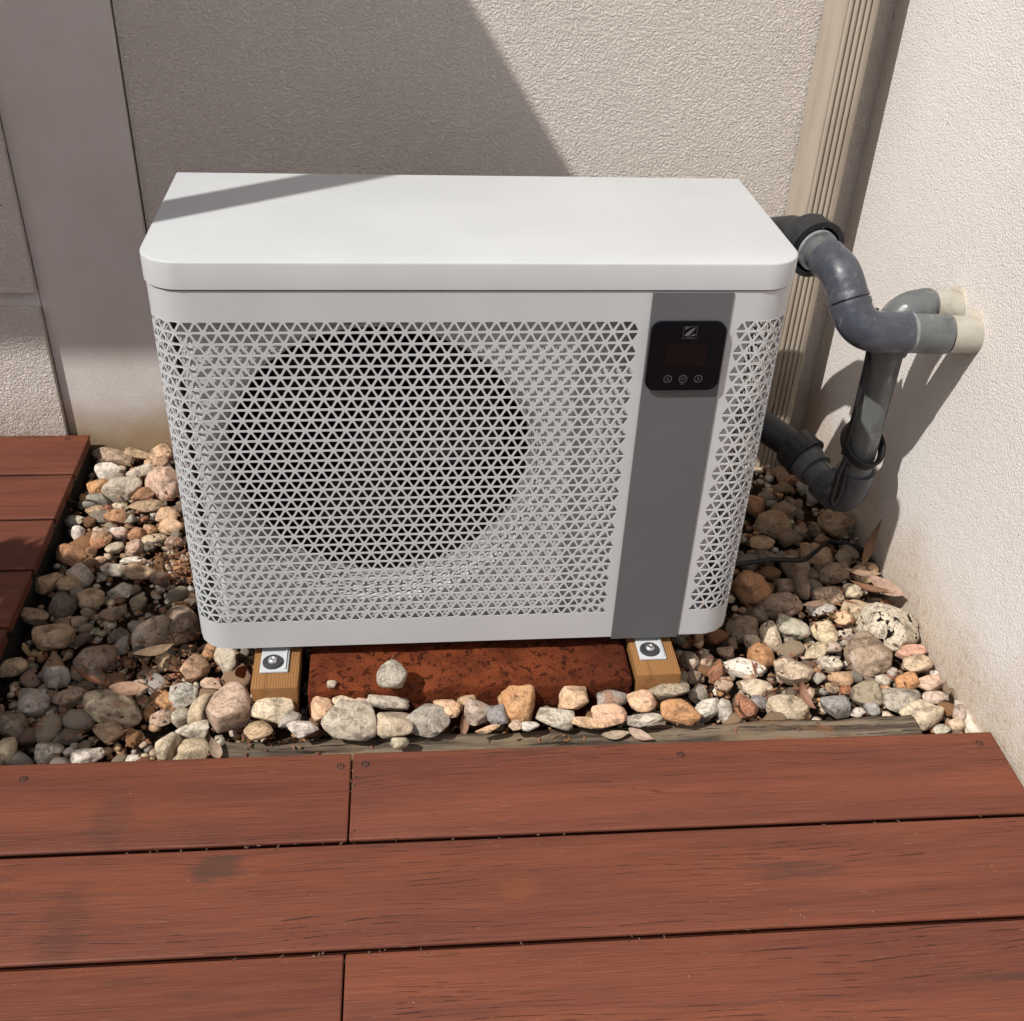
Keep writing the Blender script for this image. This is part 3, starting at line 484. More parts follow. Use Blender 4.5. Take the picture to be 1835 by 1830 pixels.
def box(bm, x0, x1, y0, y1, z0, z1, bevel=0, seg=2):
    r = bmesh.ops.create_cube(bm, size=1); vs = r['verts']
    for v in vs: v.co = Vector((x0+(v.co.x+.5)*(x1-x0), y0+(v.co.y+.5)*(y1-y0), z0+(v.co.z+.5)*(z1-z0)))
    if bevel:
        es = list({e for v in vs for e in v.link_edges})
        bmesh.ops.bevel(bm, geom=es, offset=bevel, segments=seg, affect='EDGES', profile=.6)
    return bm
def mesh(name, v, f):
    me = bpy.data.meshes.new(name); me.from_pydata([tuple(p) for p in v], [], f); me.update(); return me
def smooth_by_angle(o, deg=35):
    me = o.data; bm = bmesh.new(); bm.from_mesh(me)
    for f in bm.faces: f.smooth = True
    for e in bm.edges:
        if len(e.link_faces) == 2 and e.calc_face_angle(0) > math.radians(deg): e.smooth = False
    bm.to_mesh(me); bm.free(); return o
def prism_xy(pts, z0, z1):
    n = len(pts); v = [(x, y, z0) for x, y in pts]+[(x, y, z1) for x, y in pts]
    f = [tuple(range(n-1, -1, -1)), tuple(range(n, 2*n))]+[(i, (i+1) % n, n+(i+1) % n, n+i) for i in range(n)]
    bm = bmesh.new(); bv = [bm.verts.new(p) for p in v]
    for q in f: bm.faces.new([bv[i] for i in q])
    return bm
def prism_xz(pts, y0, y1):
    bm = prism_xy([(a, b) for a, b in pts], y0, y1)
    for v in bm.verts: v.co = Vector((v.co.x, v.co.z, v.co.y))
    return bm
def rrect(x0, x1, y0, y1, r, n=6):
    out = []
    for cx, cy, a0 in ((x1-r, y1-r, 0), (x0+r, y1-r, 90), (x0+r, y0+r, 180), (x1-r, y0+r, 270)):
        for i in range(n+1):
            a = math.radians(a0+90*i/n); out.append((cx+r*math.cos(a), cy+r*math.sin(a)))
    return out
def path(corners, bend=.05, step=.004):
    """dense centre line with every corner rounded to the given radius"""
    P = [Vector(c) for c in corners]; pts = [P[0]]
    for i in range(1, len(P)-1):
        a = (P[i-1]-P[i]); b = (P[i+1]-P[i]); la, lb = a.length, b.length; a.normalize(); b.normalize()
        br = bend[i-1] if isinstance(bend, (list, tuple)) else bend
        th = a.angle(b); d = min(br/math.tan(th/2), la*.49, lb*.49); p0 = P[i]+a*d; p1 = P[i]+b*d
        for k in range(17):
            t = k/16; pts.append(p0*(1-t)**2+P[i]*2*t*(1-t)+p1*t*t)
    pts.append(P[-1]); out = [pts[0]]; L = [0]
    for q in pts[1:]:
        p = out[-1]; d = (q-p).length
        if d < 1e-6: continue
        n = max(1, int(d/step))
        for k in range(1, n+1):
            out.append(p.lerp(q, k/n)); L.append(L[-1]+d/n)
    return out, L
def sweep(bm, pts, rad, n=28, cap=True):
    """tube along pts; rad is a number or a list per point"""
    if len(pts) < 2: return
    T = [(pts[min(i+1, len(pts)-1)]-pts[max(i-1, 0)]).normalized() for i in range(len(pts))]
    u = T[0].orthogonal().normalized(); rings = []
    for i, p in enumerate(pts):
        u = (u-T[i]*u.dot(T[i])).normalized(); v = T[i].cross(u); r = rad[i] if isinstance(rad, (list, tuple)) else rad
        rings.append([bm.verts.new(p+(u*math.cos(2*PI*k/n)+v*math.sin(2*PI*k/n))*r) for k in range(n)])
    for a, b in zip(rings, rings[1:]):
        for k in range(n): bm.faces.new((a[k], a[(k+1) % n], b[(k+1) % n], b[k]))
    if cap: bm.faces.new(rings[0][::-1]); bm.faces.new(rings[-1])
def seg(P, a, b):
    pts, L = P; tot = L[-1]; a = a if a >= 0 else tot+a; b = b if b > 0 else tot+b
    return [p for p, l in zip(pts, L) if a-1e-6 <= l <= b+1e-6]
def lathe(bm, prof, n, origin, axis='y'):
    rings = []
    for r, h in prof:
        ring = []
        for k in range(n):
            a = 2*PI*k/n; x, y = r*math.cos(a), r*math.sin(a)
            ring.append(bm.verts.new(Vector(origin)+(Vector((x, h, y)) if axis == 'y' else Vector((x, y, h)))))
        rings.append(ring)
    for a, b in zip(rings, rings[1:]):
        for k in range(n): bm.faces.new((a[k], a[(k+1) % n], b[(k+1) % n], b[k]))
    return rings

# ------------------------------------------------------------------ the setting
ZG = -.128
def make_setting():
    bm = bmesh.new(); bmesh.ops.create_grid(bm, x_segments=2, y_segments=2, size=40)
    tag(obj('ground', bm, 'soil'), 'bare dark soil under the gravel and decks', kind='structure').location = (0, 0, -.34)
    # gravel bed soil
    bm = bmesh.new(); bmesh.ops.create_grid(bm, x_segments=60, y_segments=40, size=.5)
    for v in bm.verts:
        x, y = -.5+(v.co.x+.5)*2.05, -.26+(v.co.y+.5)*1.22
        v.co = Vector((x, y, -.158+.006*math.sin(x*23)*math.cos(y*31)))
    tag(obj('gravel_bed', bm, 'soil', smooth=True), 'dark soil of the gravel bed round the unit', kind='structure')
    # house wall
    wll = thing('house_wall', 'beige textured house wall with a smooth render band behind the unit', 'wall')
    bm = bmesh.new(); box(bm, -.184, 1.66, .92, 1.12, -.4, 3.4); obj('stucco_panel', bm, 'back stucco', wll)
    bm = bmesh.new(); box(bm, -.446, -.188, .908, 1.10, -.4, 3.4, .002, 1); o = obj('render_band', bm, 'render', wll)
    o['label'] = 'smooth flat render band between the rough panels'
    for z0, z1 in ((-.4, .271), (.306, 3.4)):
        bm = bmesh.new(); box(bm, -5, -.448, .893, 1.11, z0, z1, .003, 2); obj('stucco_panel', bm, 'back stucco', wll)
    bm = bmesh.new(); box(bm, -5, -.447, .9085, 1.08, .268, .309); obj('groove', bm, 'render', wll)
    # side wall
    sw = thing('side_wall', 'sunlit pale textured side wall the grey pipes run into', 'wall')
    bm = bmesh.new(); box(bm, 1.455, 1.655, -4, .9195, -.4, 3.2); obj('stucco_panel', bm, 'side stucco', sw)
    # patched mortar round the two pipe holes
    bm = bmesh.new()
    for cy, cz, r in ((.342, .524, .042), (.254, .512, .041)):
        n = 34; rim = []; top = []
        for i in range(n):
            a = 2*PI*i/n; q = r*(1+.07*math.sin(3*a+cy*40)+.03*math.sin(7*a+1)+RNG.uniform(-.03, .03))
            rim.append(bm.verts.new((1.456, cy+q*math.cos(a), cz+q*math.sin(a)))); top.append(bm.verts.new((1.4528, cy+q*.82*math.cos(a), cz+q*.82*math.sin(a))))
        for i in range(n): bm.faces.new((rim[i], rim[(i+1) % n], top[(i+1) % n], top[i]))
        bm.faces.new(top)
    obj('mortar_patch', bm, 'mortar', sw, True)
    bm = bmesh.new()
    for i in range(9):
        a = RNG.uniform(0, 6); cx, cy = 1.444, -.13+RNG.uniform(-.06, .05)
        bmesh.ops.create_icosphere(bm, subdivisions=2, radius=1, matrix=Matrix.Translation((cx+.006, cy, -.13+RNG.uniform(-.006, .012))) @ Matrix.Diagonal((.011, RNG.uniform(.02, .045), RNG.uniform(.007, .012), 1)))
    for v in bm.verts: v.co += Vector(RNG.uniform(-.0015, .0015, 3))
    o = obj('mortar_splash', bm, 'mortar', sw, True); o['label'] = 'pale mortar splash at the foot of the wall'
    # fluted downpipe
    x0, x1, y0, y1 = 1.293, 1.368, .80, .915
    pr = [(x0, y1), (x0, y0+.004), (x0+.004, y0), (x0+.007, y0)]
    for k in range(4):
        c = x0+.014+k*.0125
        for j in range(9):
            a = PI*(1-j/8); pr.append((c+.0049*math.cos(a), y0+.001-.0045*math.sin(a)))
        pr.append((c+.00625, y0+.003))
    pr += [(x1-.016, y0+.001), (x1-.0155, y0-.001), (x1-.004, y0-.001), (x1, y0+.003), (x1, y1)]
    o = smooth_by_angle(obj('downpipe', prism_xy(pr, -.16, 3.4), 'downpipe'), 50)
    tag(o, 'tan fluted rectangular downpipe in the wall corner', 'downpipe')
    # decks
    def board(par, x0, x1, y0, y1, screws=()):
        bm = bmesh.new(); box(bm, x0, x1, y0, y1, -.0085, 0, .0038, 3); box(bm, x0+.001, x1-.001, y0+.007, y1-.007, -.024, -.0084)
        b = obj('deck_board', bm, 'deck', par); smooth_by_angle(b, 40)
        for sx, sy in screws:
            bm = bmesh.new(); lathe(bm, [(.0001, .0009), (.0018, .0009), (.0022, -.0016), (.0052, .0003), (.0066, .0006), (.007, -.001)], 16, (sx, sy, 0), 'z'); obj('screw', bm, 'cable black', b, True)
        return b
    dk = thing('front_deck', 'red-brown board deck in the foreground', 'deck', kind='structure', loc=(0, 0, -.07)); dk.rotation_euler.z = -.0108
    def fr(px, py):   # world to the deck's own frame
        c, s = math.cos(.0108), math.sin(.0108); return (px*c-py*s, px*s+py*c)
    pitch, gap = .1935, .0085; y = -.1985
    joints = [[.284], [-1.1], [.287], [-.5, .9], [.4], [-.8, 1.0], [.2], [-.3], [.6], [0]]
    scr = [fr(-.26, -.23), fr(.263, -.231), fr(.305, -.229), fr(.857, -.238), fr(1.409, -.242)]
    for k, js in enumerate(joints):
        xs = [-3.2]+js+[1.4475]
        for a, b in zip(xs, xs[1:]):
            s = [q for q in scr if a < q[0] < b] if k == 0 else []
            board(dk, a+.0012, b-.0012, y-pitch*(k+1)+gap, y-pitch*k, s)
    bm = bmesh.new(); box(bm, -3.2, 1.44, -2.2, -.235, -.2, -.07); obj('deck_joists', bm, 'dark edging', dk)
    ld = thing('raised_deck', 'short red-brown deck against the house wall beyond the gravel', 'deck', kind='structure', loc=(-.392, 0, -.07))
    pitch = .1835; y = .892
    for k in range(6):
        board(ld, -3.0, 0, y-pitch*(k+1)+gap, y-pitch*k, [(-.05, y-.02)] if k == 0 else [])
    bm = bmesh.new(); box(bm, -3.0, -.004, -.19, .89, -.2, -.0265); obj('deck_edging', bm, 'dark edging', ld)
    # sleeper, timber blocks, brick
    bm = bmesh.new(); box(bm, .045, 1.335, -.188, -.136, -.2, -.1, .006, 2); bmesh.ops.subdivide_edges(bm, edges=[e for e in bm.edges if abs(e.verts[0].co.x-e.verts[1].co.x) > .5], cuts=60)
    for v in bm.verts: v.co += Vector((0, .0025*math.sin(v.co.x*31)+RNG.normal(0, .0007), .002*math.sin(v.co.x*19+1)+RNG.normal(0, .0008)))
    tag(obj('sleeper', bm, 'sleeper', smooth=True), 'grey weathered timber sleeper along the front deck edge', 'sleeper')
    for x0, x1, lab in ((.1, .184, 'short timber block under the fan side of the white unit'), (.803, .887, 'short timber block under the display side of the white unit')):
        bm = bmesh.new(); box(bm, -(x1-x0)/2, (x1-x0)/2, -.085, .385, -.045, .045, .004, 2)
        for v in bm.verts:
            if v.co.y < 0: v.co.x *= 1-.10*max(0, -v.co.z/.045)
        o = tag(obj('timber_block', bm, 'timber'), lab, 'timber block', 'timber blocks under the unit'); o.location = ((x0+x1)/2, 0, -.066); smooth_by_angle(o, 40)
    bm = bmesh.new(); box(bm, .2, .797, -.084, .13, -.16, -.034, .007, 3)
    bmesh.ops.subdivide_edges(bm, edges=[e for e in bm.edges if (e.verts[0].co-e.verts[1].co).length > .05], cuts=22, use_grid_fill=True)
    for v in bm.verts:
        n = math.sin(v.co.x*61+v.co.y*17)*.0016+math.sin(v.co.x*23+2)*.0022+RNG.normal(0, .0009); v.co.z += n; v.co.y += n*.8
    tag(obj('clay_brick', bm, 'brick', smooth=True), 'long pitted red clay brick between the timber blocks', 'brick')
    # veranda on the near side: its roof shades the house wall, its post the unit's top
    vr = thing('veranda', 'painted veranda roof on one post beside the house wall', 'veranda')
    bm = bmesh.new(); box(bm, -4, -.69, -.225, .9, 2.75, 2.79); box(bm, -4, -.69, -.225, -.195, 2.79, 2.9); obj('roof', bm, 'roof sheet', vr)
    bm = bmesh.new(); box(bm, -.762, -.695, -.30, -.237, -.07, 2.749, .004, 1); obj('post', bm, 'post paint', vr)
make_setting()

# ------------------------------------------------------------------ the heat pump
W_, D_, H_, R_ = 1.0, .404, .7467, .058
HP = thing('heat_pump', 'white pool heat pump with triangle-perforated front grille', 'heat pump')
def wrap(u, z, d=0.0):
    """point on the cabinet skin: u runs along the flat front as x and on round both corners; d = depth inward"""
    if R_ <= u <= W_-R_: return Vector((u, d, z))
    left = u < R_; t = (R_-u) if left else (u-(W_-R_)); a = t/R_
    if a < PI/2: x, y = R_-(R_-d)*math.sin(a), R_-(R_-d)*math.cos(a)
    else: x, y = d, R_+(t-R_*PI/2)
    return Vector((x, y, z)) if left else Vector((W_-x, y, z))
def make_grille():
    p, rows, zt, zb = .0216, 31, .6515, .0590; h = (zt-zb)/rows; t = .0034; dep = .0013
    xr, xl = .7531, .9043
    V = []; F = []; cache = {}
    def nv(key, u, z):
        if key not in cache: cache[key] = len(V); V.append(wrap(u, z))
        return cache[key]
    ulo, uhi = R_-R_*PI/2-.105, W_-R_+R_*PI/2+.165
    rims = []
    def node(j, i):   # i counts half pitches from xr
        return xr+i*p/2, zt-j*h
    i0 = int((ulo-xr)/(p/2)); i1 = int((uhi-xr)/(p/2))+1
    for j in range(rows):
        for i in range(i0, i1):
            top_even = (j % 2 == 0)
            # boundary j carries nodes whose half-pitch index has the parity below
            par = 1 if j % 2 == 0 else 0
            down = (i % 2 == par)
            a, b, c = ((j, i), (j, i+2), (j+1, i+1)) if down else ((j+1, i), (j+1, i+2), (j, i+1))
            P = [node(*q) for q in (a, b, c)]; idx = [nv(q, *w) for q, w in zip((a, b, c), P)]
            xs = [q[0] for q in P]
            solid = (max(xs) > xr+1e-6 and min(xs) < xl-1e-6)
            if solid: F.append(tuple(idx)); continue
            cx = sum(xs)/3; cz = sum(q[1] for q in P)/3
            k = 1-(t/2)/(h/3)
            Q = [(cx+(x-cx)*k, cz+(z-cz)*k) for x, z in P]; hole = []
            for m in range(3):          # clipped corners
                q, r, s = Q[m], Q[(m+1) % 3], Q[(m+2) % 3]; e = .11
                hole.append((q[0]+(s[0]-q[0])*e, q[1]+(s[1]-q[1])*e)); hole.append((q[0]+(r[0]-q[0])*e, q[1]+(r[1]-q[1])*e))
            hi = []
            for q in hole: hi.append(len(V)); V.append(wrap(*q))
            for m in range(3):
                n = (m+1) % 3
                F.append((idx[m], idx[n], hi[2*n], hi[2*m+1])); F.append((idx[m], hi[2*m+1], hi[2*m]))
            rims.append(hole)
    for hole in rims:
        a = []; b = []
        for q in hole: a.append(len(V)); V.append(wrap(*q)); b.append(len(V)); V.append(wrap(*q, dep))
        for m in range(6): F.append((a[m], a[(m+1) % 6], b[(m+1) % 6], b[m]))
    # solid bands above and below
    for j, z in ((0, .7005), (rows, .0)):
        ks = sorted([q for q in cache if q[0] == j], key=lambda q: q[1]); base = []
        for q in ks:
            base.append(len(V)); V.append(wrap(node(*q)[0], z))
        inn = [len(V)+n for n in range(len(ks))]
        for q in ks: V.append(wrap(node(*q)[0], z, .02))
        for n in range(len(ks)-1):
            F.append((cache[ks[n]], cache[ks[n+1]], base[n+1], base[n])); F.append((base[n], base[n+1], inn[n+1], inn[n]))
    me = mesh('grille', V, F); me.materials.append(MAT['white'])
    bm = bmesh.new(); bm.from_mesh(me)
    # face the skin outward
    for f in bm.faces:
        c = f.calc_center_median(); f.smooth = True
        q = Vector((.5, .3, c.z)); f.normal_update()
    bm.normal_update(); bm.to_mesh(me); bm.free()
    o = obj('grille', me, None, HP); o['label'] = 'white front grille punched with triangular holes'
    smooth_by_angle(o, 40); return o
make_grille()
def make_cabinet():
    # lid
    n = 20; pts = []
    o_ = .0025
    for i in range(n+1):
        a = PI/2*i/n; pts.append((R_-(R_+o_)*math.cos(a), R_-(R_+o_)*math.sin(a)))
    for i in range(n+1):
        a = PI/2*i/n; pts.append((W_-R_+(R_+o_)*math.sin(a), R_-(R_+o_)*math.cos(a)))
    pts += [(W_+o_, D_), (-o_, D_)]
    bm = prism_xy(pts, .7035, H_); bm.normal_update()
    top = [e for e in bm.edges if all(abs(v.co.z-H_) < 1e-5 for v in e.verts)]
    bmesh.ops.bevel(bm, geom=top, offset=.0035, segments=3, affect='EDGES', profile=.5)
    lid = smooth_by_angle(obj('lid', bm, 'white', HP), 50)
    # body behind the grille
    bm = bmesh.new(); box(bm, .001, .004, .155, D_-.001, .0, .7005); obj('side_panel', bm, 'white', HP)
    bm = bmesh.new(); box(bm, W_-.004, W_-.001, .215, D_-.001, .0, .7005); obj('side_panel', bm, 'white', HP)
    bm = bmesh.new(); box(bm, .0045, W_-.0045, D_-.004, D_-.0005, .0, .7005); obj('back_panel', bm, 'white', HP)
    bm = bmesh.new(); box(bm, .006, W_-.006, .128, D_-.005, .001, .02); box(bm, .05, W_-.05, .004, .1275, .001, .02); obj('base_pan', bm, 'white', HP)
    # inner front sheet with the round fan opening
    cx, cz, r = .341, .362, .274; d1, d2 = .0225, .046; xs = .662; N = 96
    bm = bmesh.new()
    circ = [bm.verts.new((cx+r*math.cos(2*PI*k/N), d1, cz+r*math.sin(2*PI*k/N))) for k in range(N)]
    def sq(k):
        a = 2*PI*k/N; c, s = math.cos(a), math.sin(a)
        tx = ((xs-cx)/c if c > 1e-6 else (.06-cx)/c if c < -1e-6 else 1e9); tz = ((.70-cz)/s if s > 1e-6 else (.02-cz)/s if s < -1e-6 else 1e9)
        t = min(tx, tz); return (cx+t*c, d1, cz+t*s)
    outr = [bm.verts.new(sq(k)) for k in range(N)]
    for k in range(N): bm.faces.new((circ[k], circ[(k+1) % N], outr[(k+1) % N], outr[k]))
    # corners of the sheet that the polar fan leaves open
    for qx, qz in ((xs, .70), (.06, .70), (.06, .02), (xs, .02)):
        q = bm.verts.new((qx, d1, qz)); best = None
        for k in range(N):
            a, b = outr[k].co, outr[(k+1) % N].co
            if (abs(a.x-qx) < 1e-5 and abs(b.z-qz) < 1e-5) or (abs(b.x-qx) < 1e-5 and abs(a.z-qz) < 1e-5): best = k
        if best is not None: bm.faces.new((outr[best], outr[(best+1) % N], q))
    # bent flank round the corner: a plain plate standing behind the curved mesh
    us = [R_-.067-i*.012 for i in range(15)]
    ring = [[bm.verts.new(Vector((.06, d1, z))) for z in (.02, .70)]]
    for k in range(1, 9):
        t = k/8; a = t*PI/2
        ring.append([bm.verts.new((.06-.036*math.sin(a), d1+.10*(1-math.cos(a))+.02*t, z)) for z in (.02, .70)])
    for a, b in zip(ring, ring[1:]): bm.faces.new((a[0], a[1], b[1], b[0]))
    # the step back to the compressor compartment
    st = [bm.verts.new((xs, d1, .02)), bm.verts.new((xs, d1, .70)), bm.verts.new((xs+.001, d2, .70)), bm.verts.new((xs+.001, d2, .02))]
    bm.faces.new(st); obj('inner_panel', bm, 'inner sheet', HP)
    bm = bmesh.new(); rr = []
    for k in range(12):
        x = xs+.001+(W_-.10-xs)*k/11; rr.append((x, d2))
    for k in range(1, 7): a = k/6*PI/2; rr.append((W_-.099+.07*math.sin(a), d2+.09*(1-math.cos(a))))
    vs = [[bm.verts.new((x, y, z)) for z in (.02, .70)] for x, y in rr]
    for a, b in zip(vs, vs[1:]): bm.faces.new((a[0], a[1], b[1], b[0]))
    obj('inner_panel', bm, 'inner sheet', HP, True)
    # flared fan ring
    bm = bmesh.new(); lathe(bm, [(r+.004, d1-.002), (r-.002, d1-.001), (r-.008, d1+.008), (r-.013, d1+.025), (r-.015, d1+.075)], N, (cx, 0, cz)); obj('fan_ring', bm, 'white', HP, True)
    # dark duct and the fan in it
    bm = bmesh.new(); rg = lathe(bm, [(r-.0145, d1+.076), (r-.012, .31)], 64, (cx, 0, cz)); bm.faces.new(rg[-1]); obj('fan_duct', bm, 'black inside', HP)
    fan = bpy.data.objects.new('fan', None); C.objects.link(fan); fan.parent = HP; fan.location = (cx, .15, cz)
    bm = bmesh.new(); rg = lathe(bm, [(.0005, -.045), (.03, -.044), (.055, -.036), (.062, -.01), (.062, .05)], 40, (0, 0, 0)); obj('hub', bm, 'fan plastic', fan, True)
    for b in range(3):
        bm = bmesh.new(); rows = []
        for i in range(9):
            q = .058+(.217-.058)*i/8; w = .75-.15*abs(i-5)/4; row = []
            for k in range(9):
                a = b*2*PI/3+(k/8-.5)*w*1.5+i*.06; row.append(bm.verts.new((q*math.cos(a), -.035+.075*k/8, q*math.sin(a))))
            rows.append(row)
        for x, y in zip(rows, rows[1:]):
            for k in range(8): bm.faces.new((x[k], x[k+1], y[k+1], y[k]))
        obj('blade', bm, 'fan plastic', fan, True)
    # black insides
    bm = bmesh.new(); box(bm, .03, W_-.06, .335, .36, .03, .69); obj('heat_exchanger', bm, 'black inside', HP)
    # grey strip with the control display
    bm = bmesh.new(); box(bm, .7655, .893, -.0032, -.0006, -.0035, .7, .0008, 1); strip = obj('control_strip', bm, 'grey', HP)
    bm = prism_xz(rrect(.7685, .8885, .5335, .653, .0165), -.0115, -.0036)
    bm.normal_update(); ed = [e for e in bm.edges if all(abs(v.co.y+.0115) < 1e-5 for v in e.verts)]
    bmesh.ops.bevel(bm, geom=ed, offset=.002, segments=2, affect='EDGES')
    disp = smooth_by_angle(obj('control_display', bm, 'display glass', HP), 40)
    yf = -.01175
    def flat(name, pts, mat='print', y=yf, holes=None):
        bm = bmesh.new(); bm.faces.new([bm.verts.new((x, y, z)) for x, z in pts]); return obj(name, bm, mat, disp)
    flat('display_window', rrect(.795, .862, .578, .615, .003), 'display window', -.0116)
    def ring(name, cx, cz, r0, r1, a0=0, a1=360, n=40, mat='print'):
        bm = bmesh.new(); A = [];
        for k in range(n+1):
            a = math.radians(a0+(a1-a0)*k/n); A.append((bm.verts.new((cx+r0*math.cos(a), yf, cz+r0*math.sin(a))), bm.verts.new((cx+r1*math.cos(a), yf, cz+r1*math.sin(a)))))
        for a, b in zip(A, A[1:]): bm.faces.new((a[0], a[1], b[1], b[0]))
        return obj(name, bm, mat, disp)
    def strokes(name, segs, wd, mat='print'):
        bm = bmesh.new()
        for (x0, z0), (x1, z1) in segs:
            d = Vector((x1-x0, z1-z0)).normalized(); nx, nz = -d.y*wd/2, d.x*wd/2
            bm.faces.new([bm.verts.new((x, yf, z)) for x, z in ((x0+nx, z0+nz), (x0-nx, z0-nz), (x1-nx, z1-nz), (x1+nx, z1+nz))])
        return obj(name, bm, mat, disp)
    def text(s, x, z, size, name='lettering'):
        cu = bpy.data.curves.new(name, 'FONT'); cu.body = s; cu.size = size; cu.align_x = 'CENTER'; cu.align_y = 'CENTER'
        cu.materials.append(MAT['print']); tmp = bpy.data.objects.new(name, cu); C.objects.link(tmp); dg = bpy.context.evaluated_depsgraph_get()
        me = bpy.data.meshes.new_from_object(tmp.evaluated_get(dg)); bpy.data.objects.remove(tmp); o = bpy.data.objects.new(name, me); C.objects.link(o); o.parent = disp
        if not me.materials: me.materials.append(MAT['print'])
        o.location = (x, yf-.0002, z); o.rotation_euler = (PI/2, 0, 0); return o
    bx = (.804, .829, .854); bz = .5552
    ring('button_symbol', bx[0], bz, .0058, .0067); ring('button_symbol', bx[2], bz, .0058, .0067); ring('button_symbol', bx[1], bz, .0058, .0067, 100, 440)
    strokes('button_symbol', [((bx[0]+.0016, bz+.0031), (bx[0]-.0016, bz)), ((bx[0]-.0016, bz), (bx[0]+.0016, bz-.0031))], .0009)
    strokes('button_symbol', [((bx[2]-.0016, bz+.0031), (bx[2]+.0016, bz)), ((bx[2]+.0016, bz), (bx[2]-.0016, bz-.0031))], .0009)
    strokes('button_symbol', [((bx[1], bz+.0082), (bx[1], bz+.0042))], .0008)
    text('SET', bx[1], bz, .0052)
    strokes('underline', [((bx[1]-.0042, bz-.0092), (bx[1]+.003, bz-.0092))], .0007)
    # emblem: a square outline holding a Z cut by two leaf-shaped curves
    ex, ez = .8295, .6365
    x0, x1, z0, z1 = ex-.0105, ex+.0105, ez-.0105, ez+.0105
    strokes('emblem_outline', [((x0, z0), (x1, z0)), ((x1, z0), (x1, z1)), ((x1, z1), (x0, z1)), ((x0, z1), (x0, z0))], .0004)
    q = lambda a, b: (ex-.0083+a*.0166, ez-.0055+b*.0145)
    def bez(a, b, c, n=10): return [tuple(np.array(a)*(1-t)**2+2*t*(1-t)*np.array(b)+t*t*np.array(c)) for t in np.linspace(0, 1, n)]
    flat('emblem', [q(*s) for s in bez((.0, .0), (.28, .62), (1, 1))+bez((1, 1), (.72, .36), (.36, .0))])
    flat('emblem', [q(*s) for s in [(.0, .72), (.0, 1)]+bez((.58, 1), (.22, .92), (.0, .72))])
    flat('emblem', [q(*s) for s in [(1, .3), (1, 0)]+bez((.52, .0), (.82, .1), (1, .3))])
    text('ZODIAC', ex, ez-.0082, .0031)
    # feet
    for x in (.139, .8405):
        bm = bmesh.new(); box(bm, x-.0255, x+.0255, -.047, .12, -.0205, -.0155, .001, 1); box(bm, x-.0255, x+.0255, .03, .12, -.0155, 0)
        box(bm, x+.019, x+.0215, -.044, .02, -.0154, -.0125)
        ft = obj('foot_bracket', bm, 'white', HP); ft['label'] = 'white metal foot tab screwed to a timber block'
        bm = bmesh.new(); rg = lathe(bm, [(.0185, -.0154), (.0185, -.0125), (.017, -.011), (.009, -.011), (.0085, -.0125)], 36, (x-.003, -.024, 0), 'z'); bm.faces.new(rg[-1]); obj('washer', bm, 'rubber', ft, True)
        bm = bmesh.new(); rg = lathe(bm, [(.0095, -.0118), (.0094, -.009), (.0075, -.0058), (.004, -.0042), (.0033, -.0055), (.001, -.006)], 24, (x-.003, -.024, 0), 'z'); bm.faces.new(rg[-1]); obj('screw', bm, 'bright steel', ft, True)
make_cabinet()

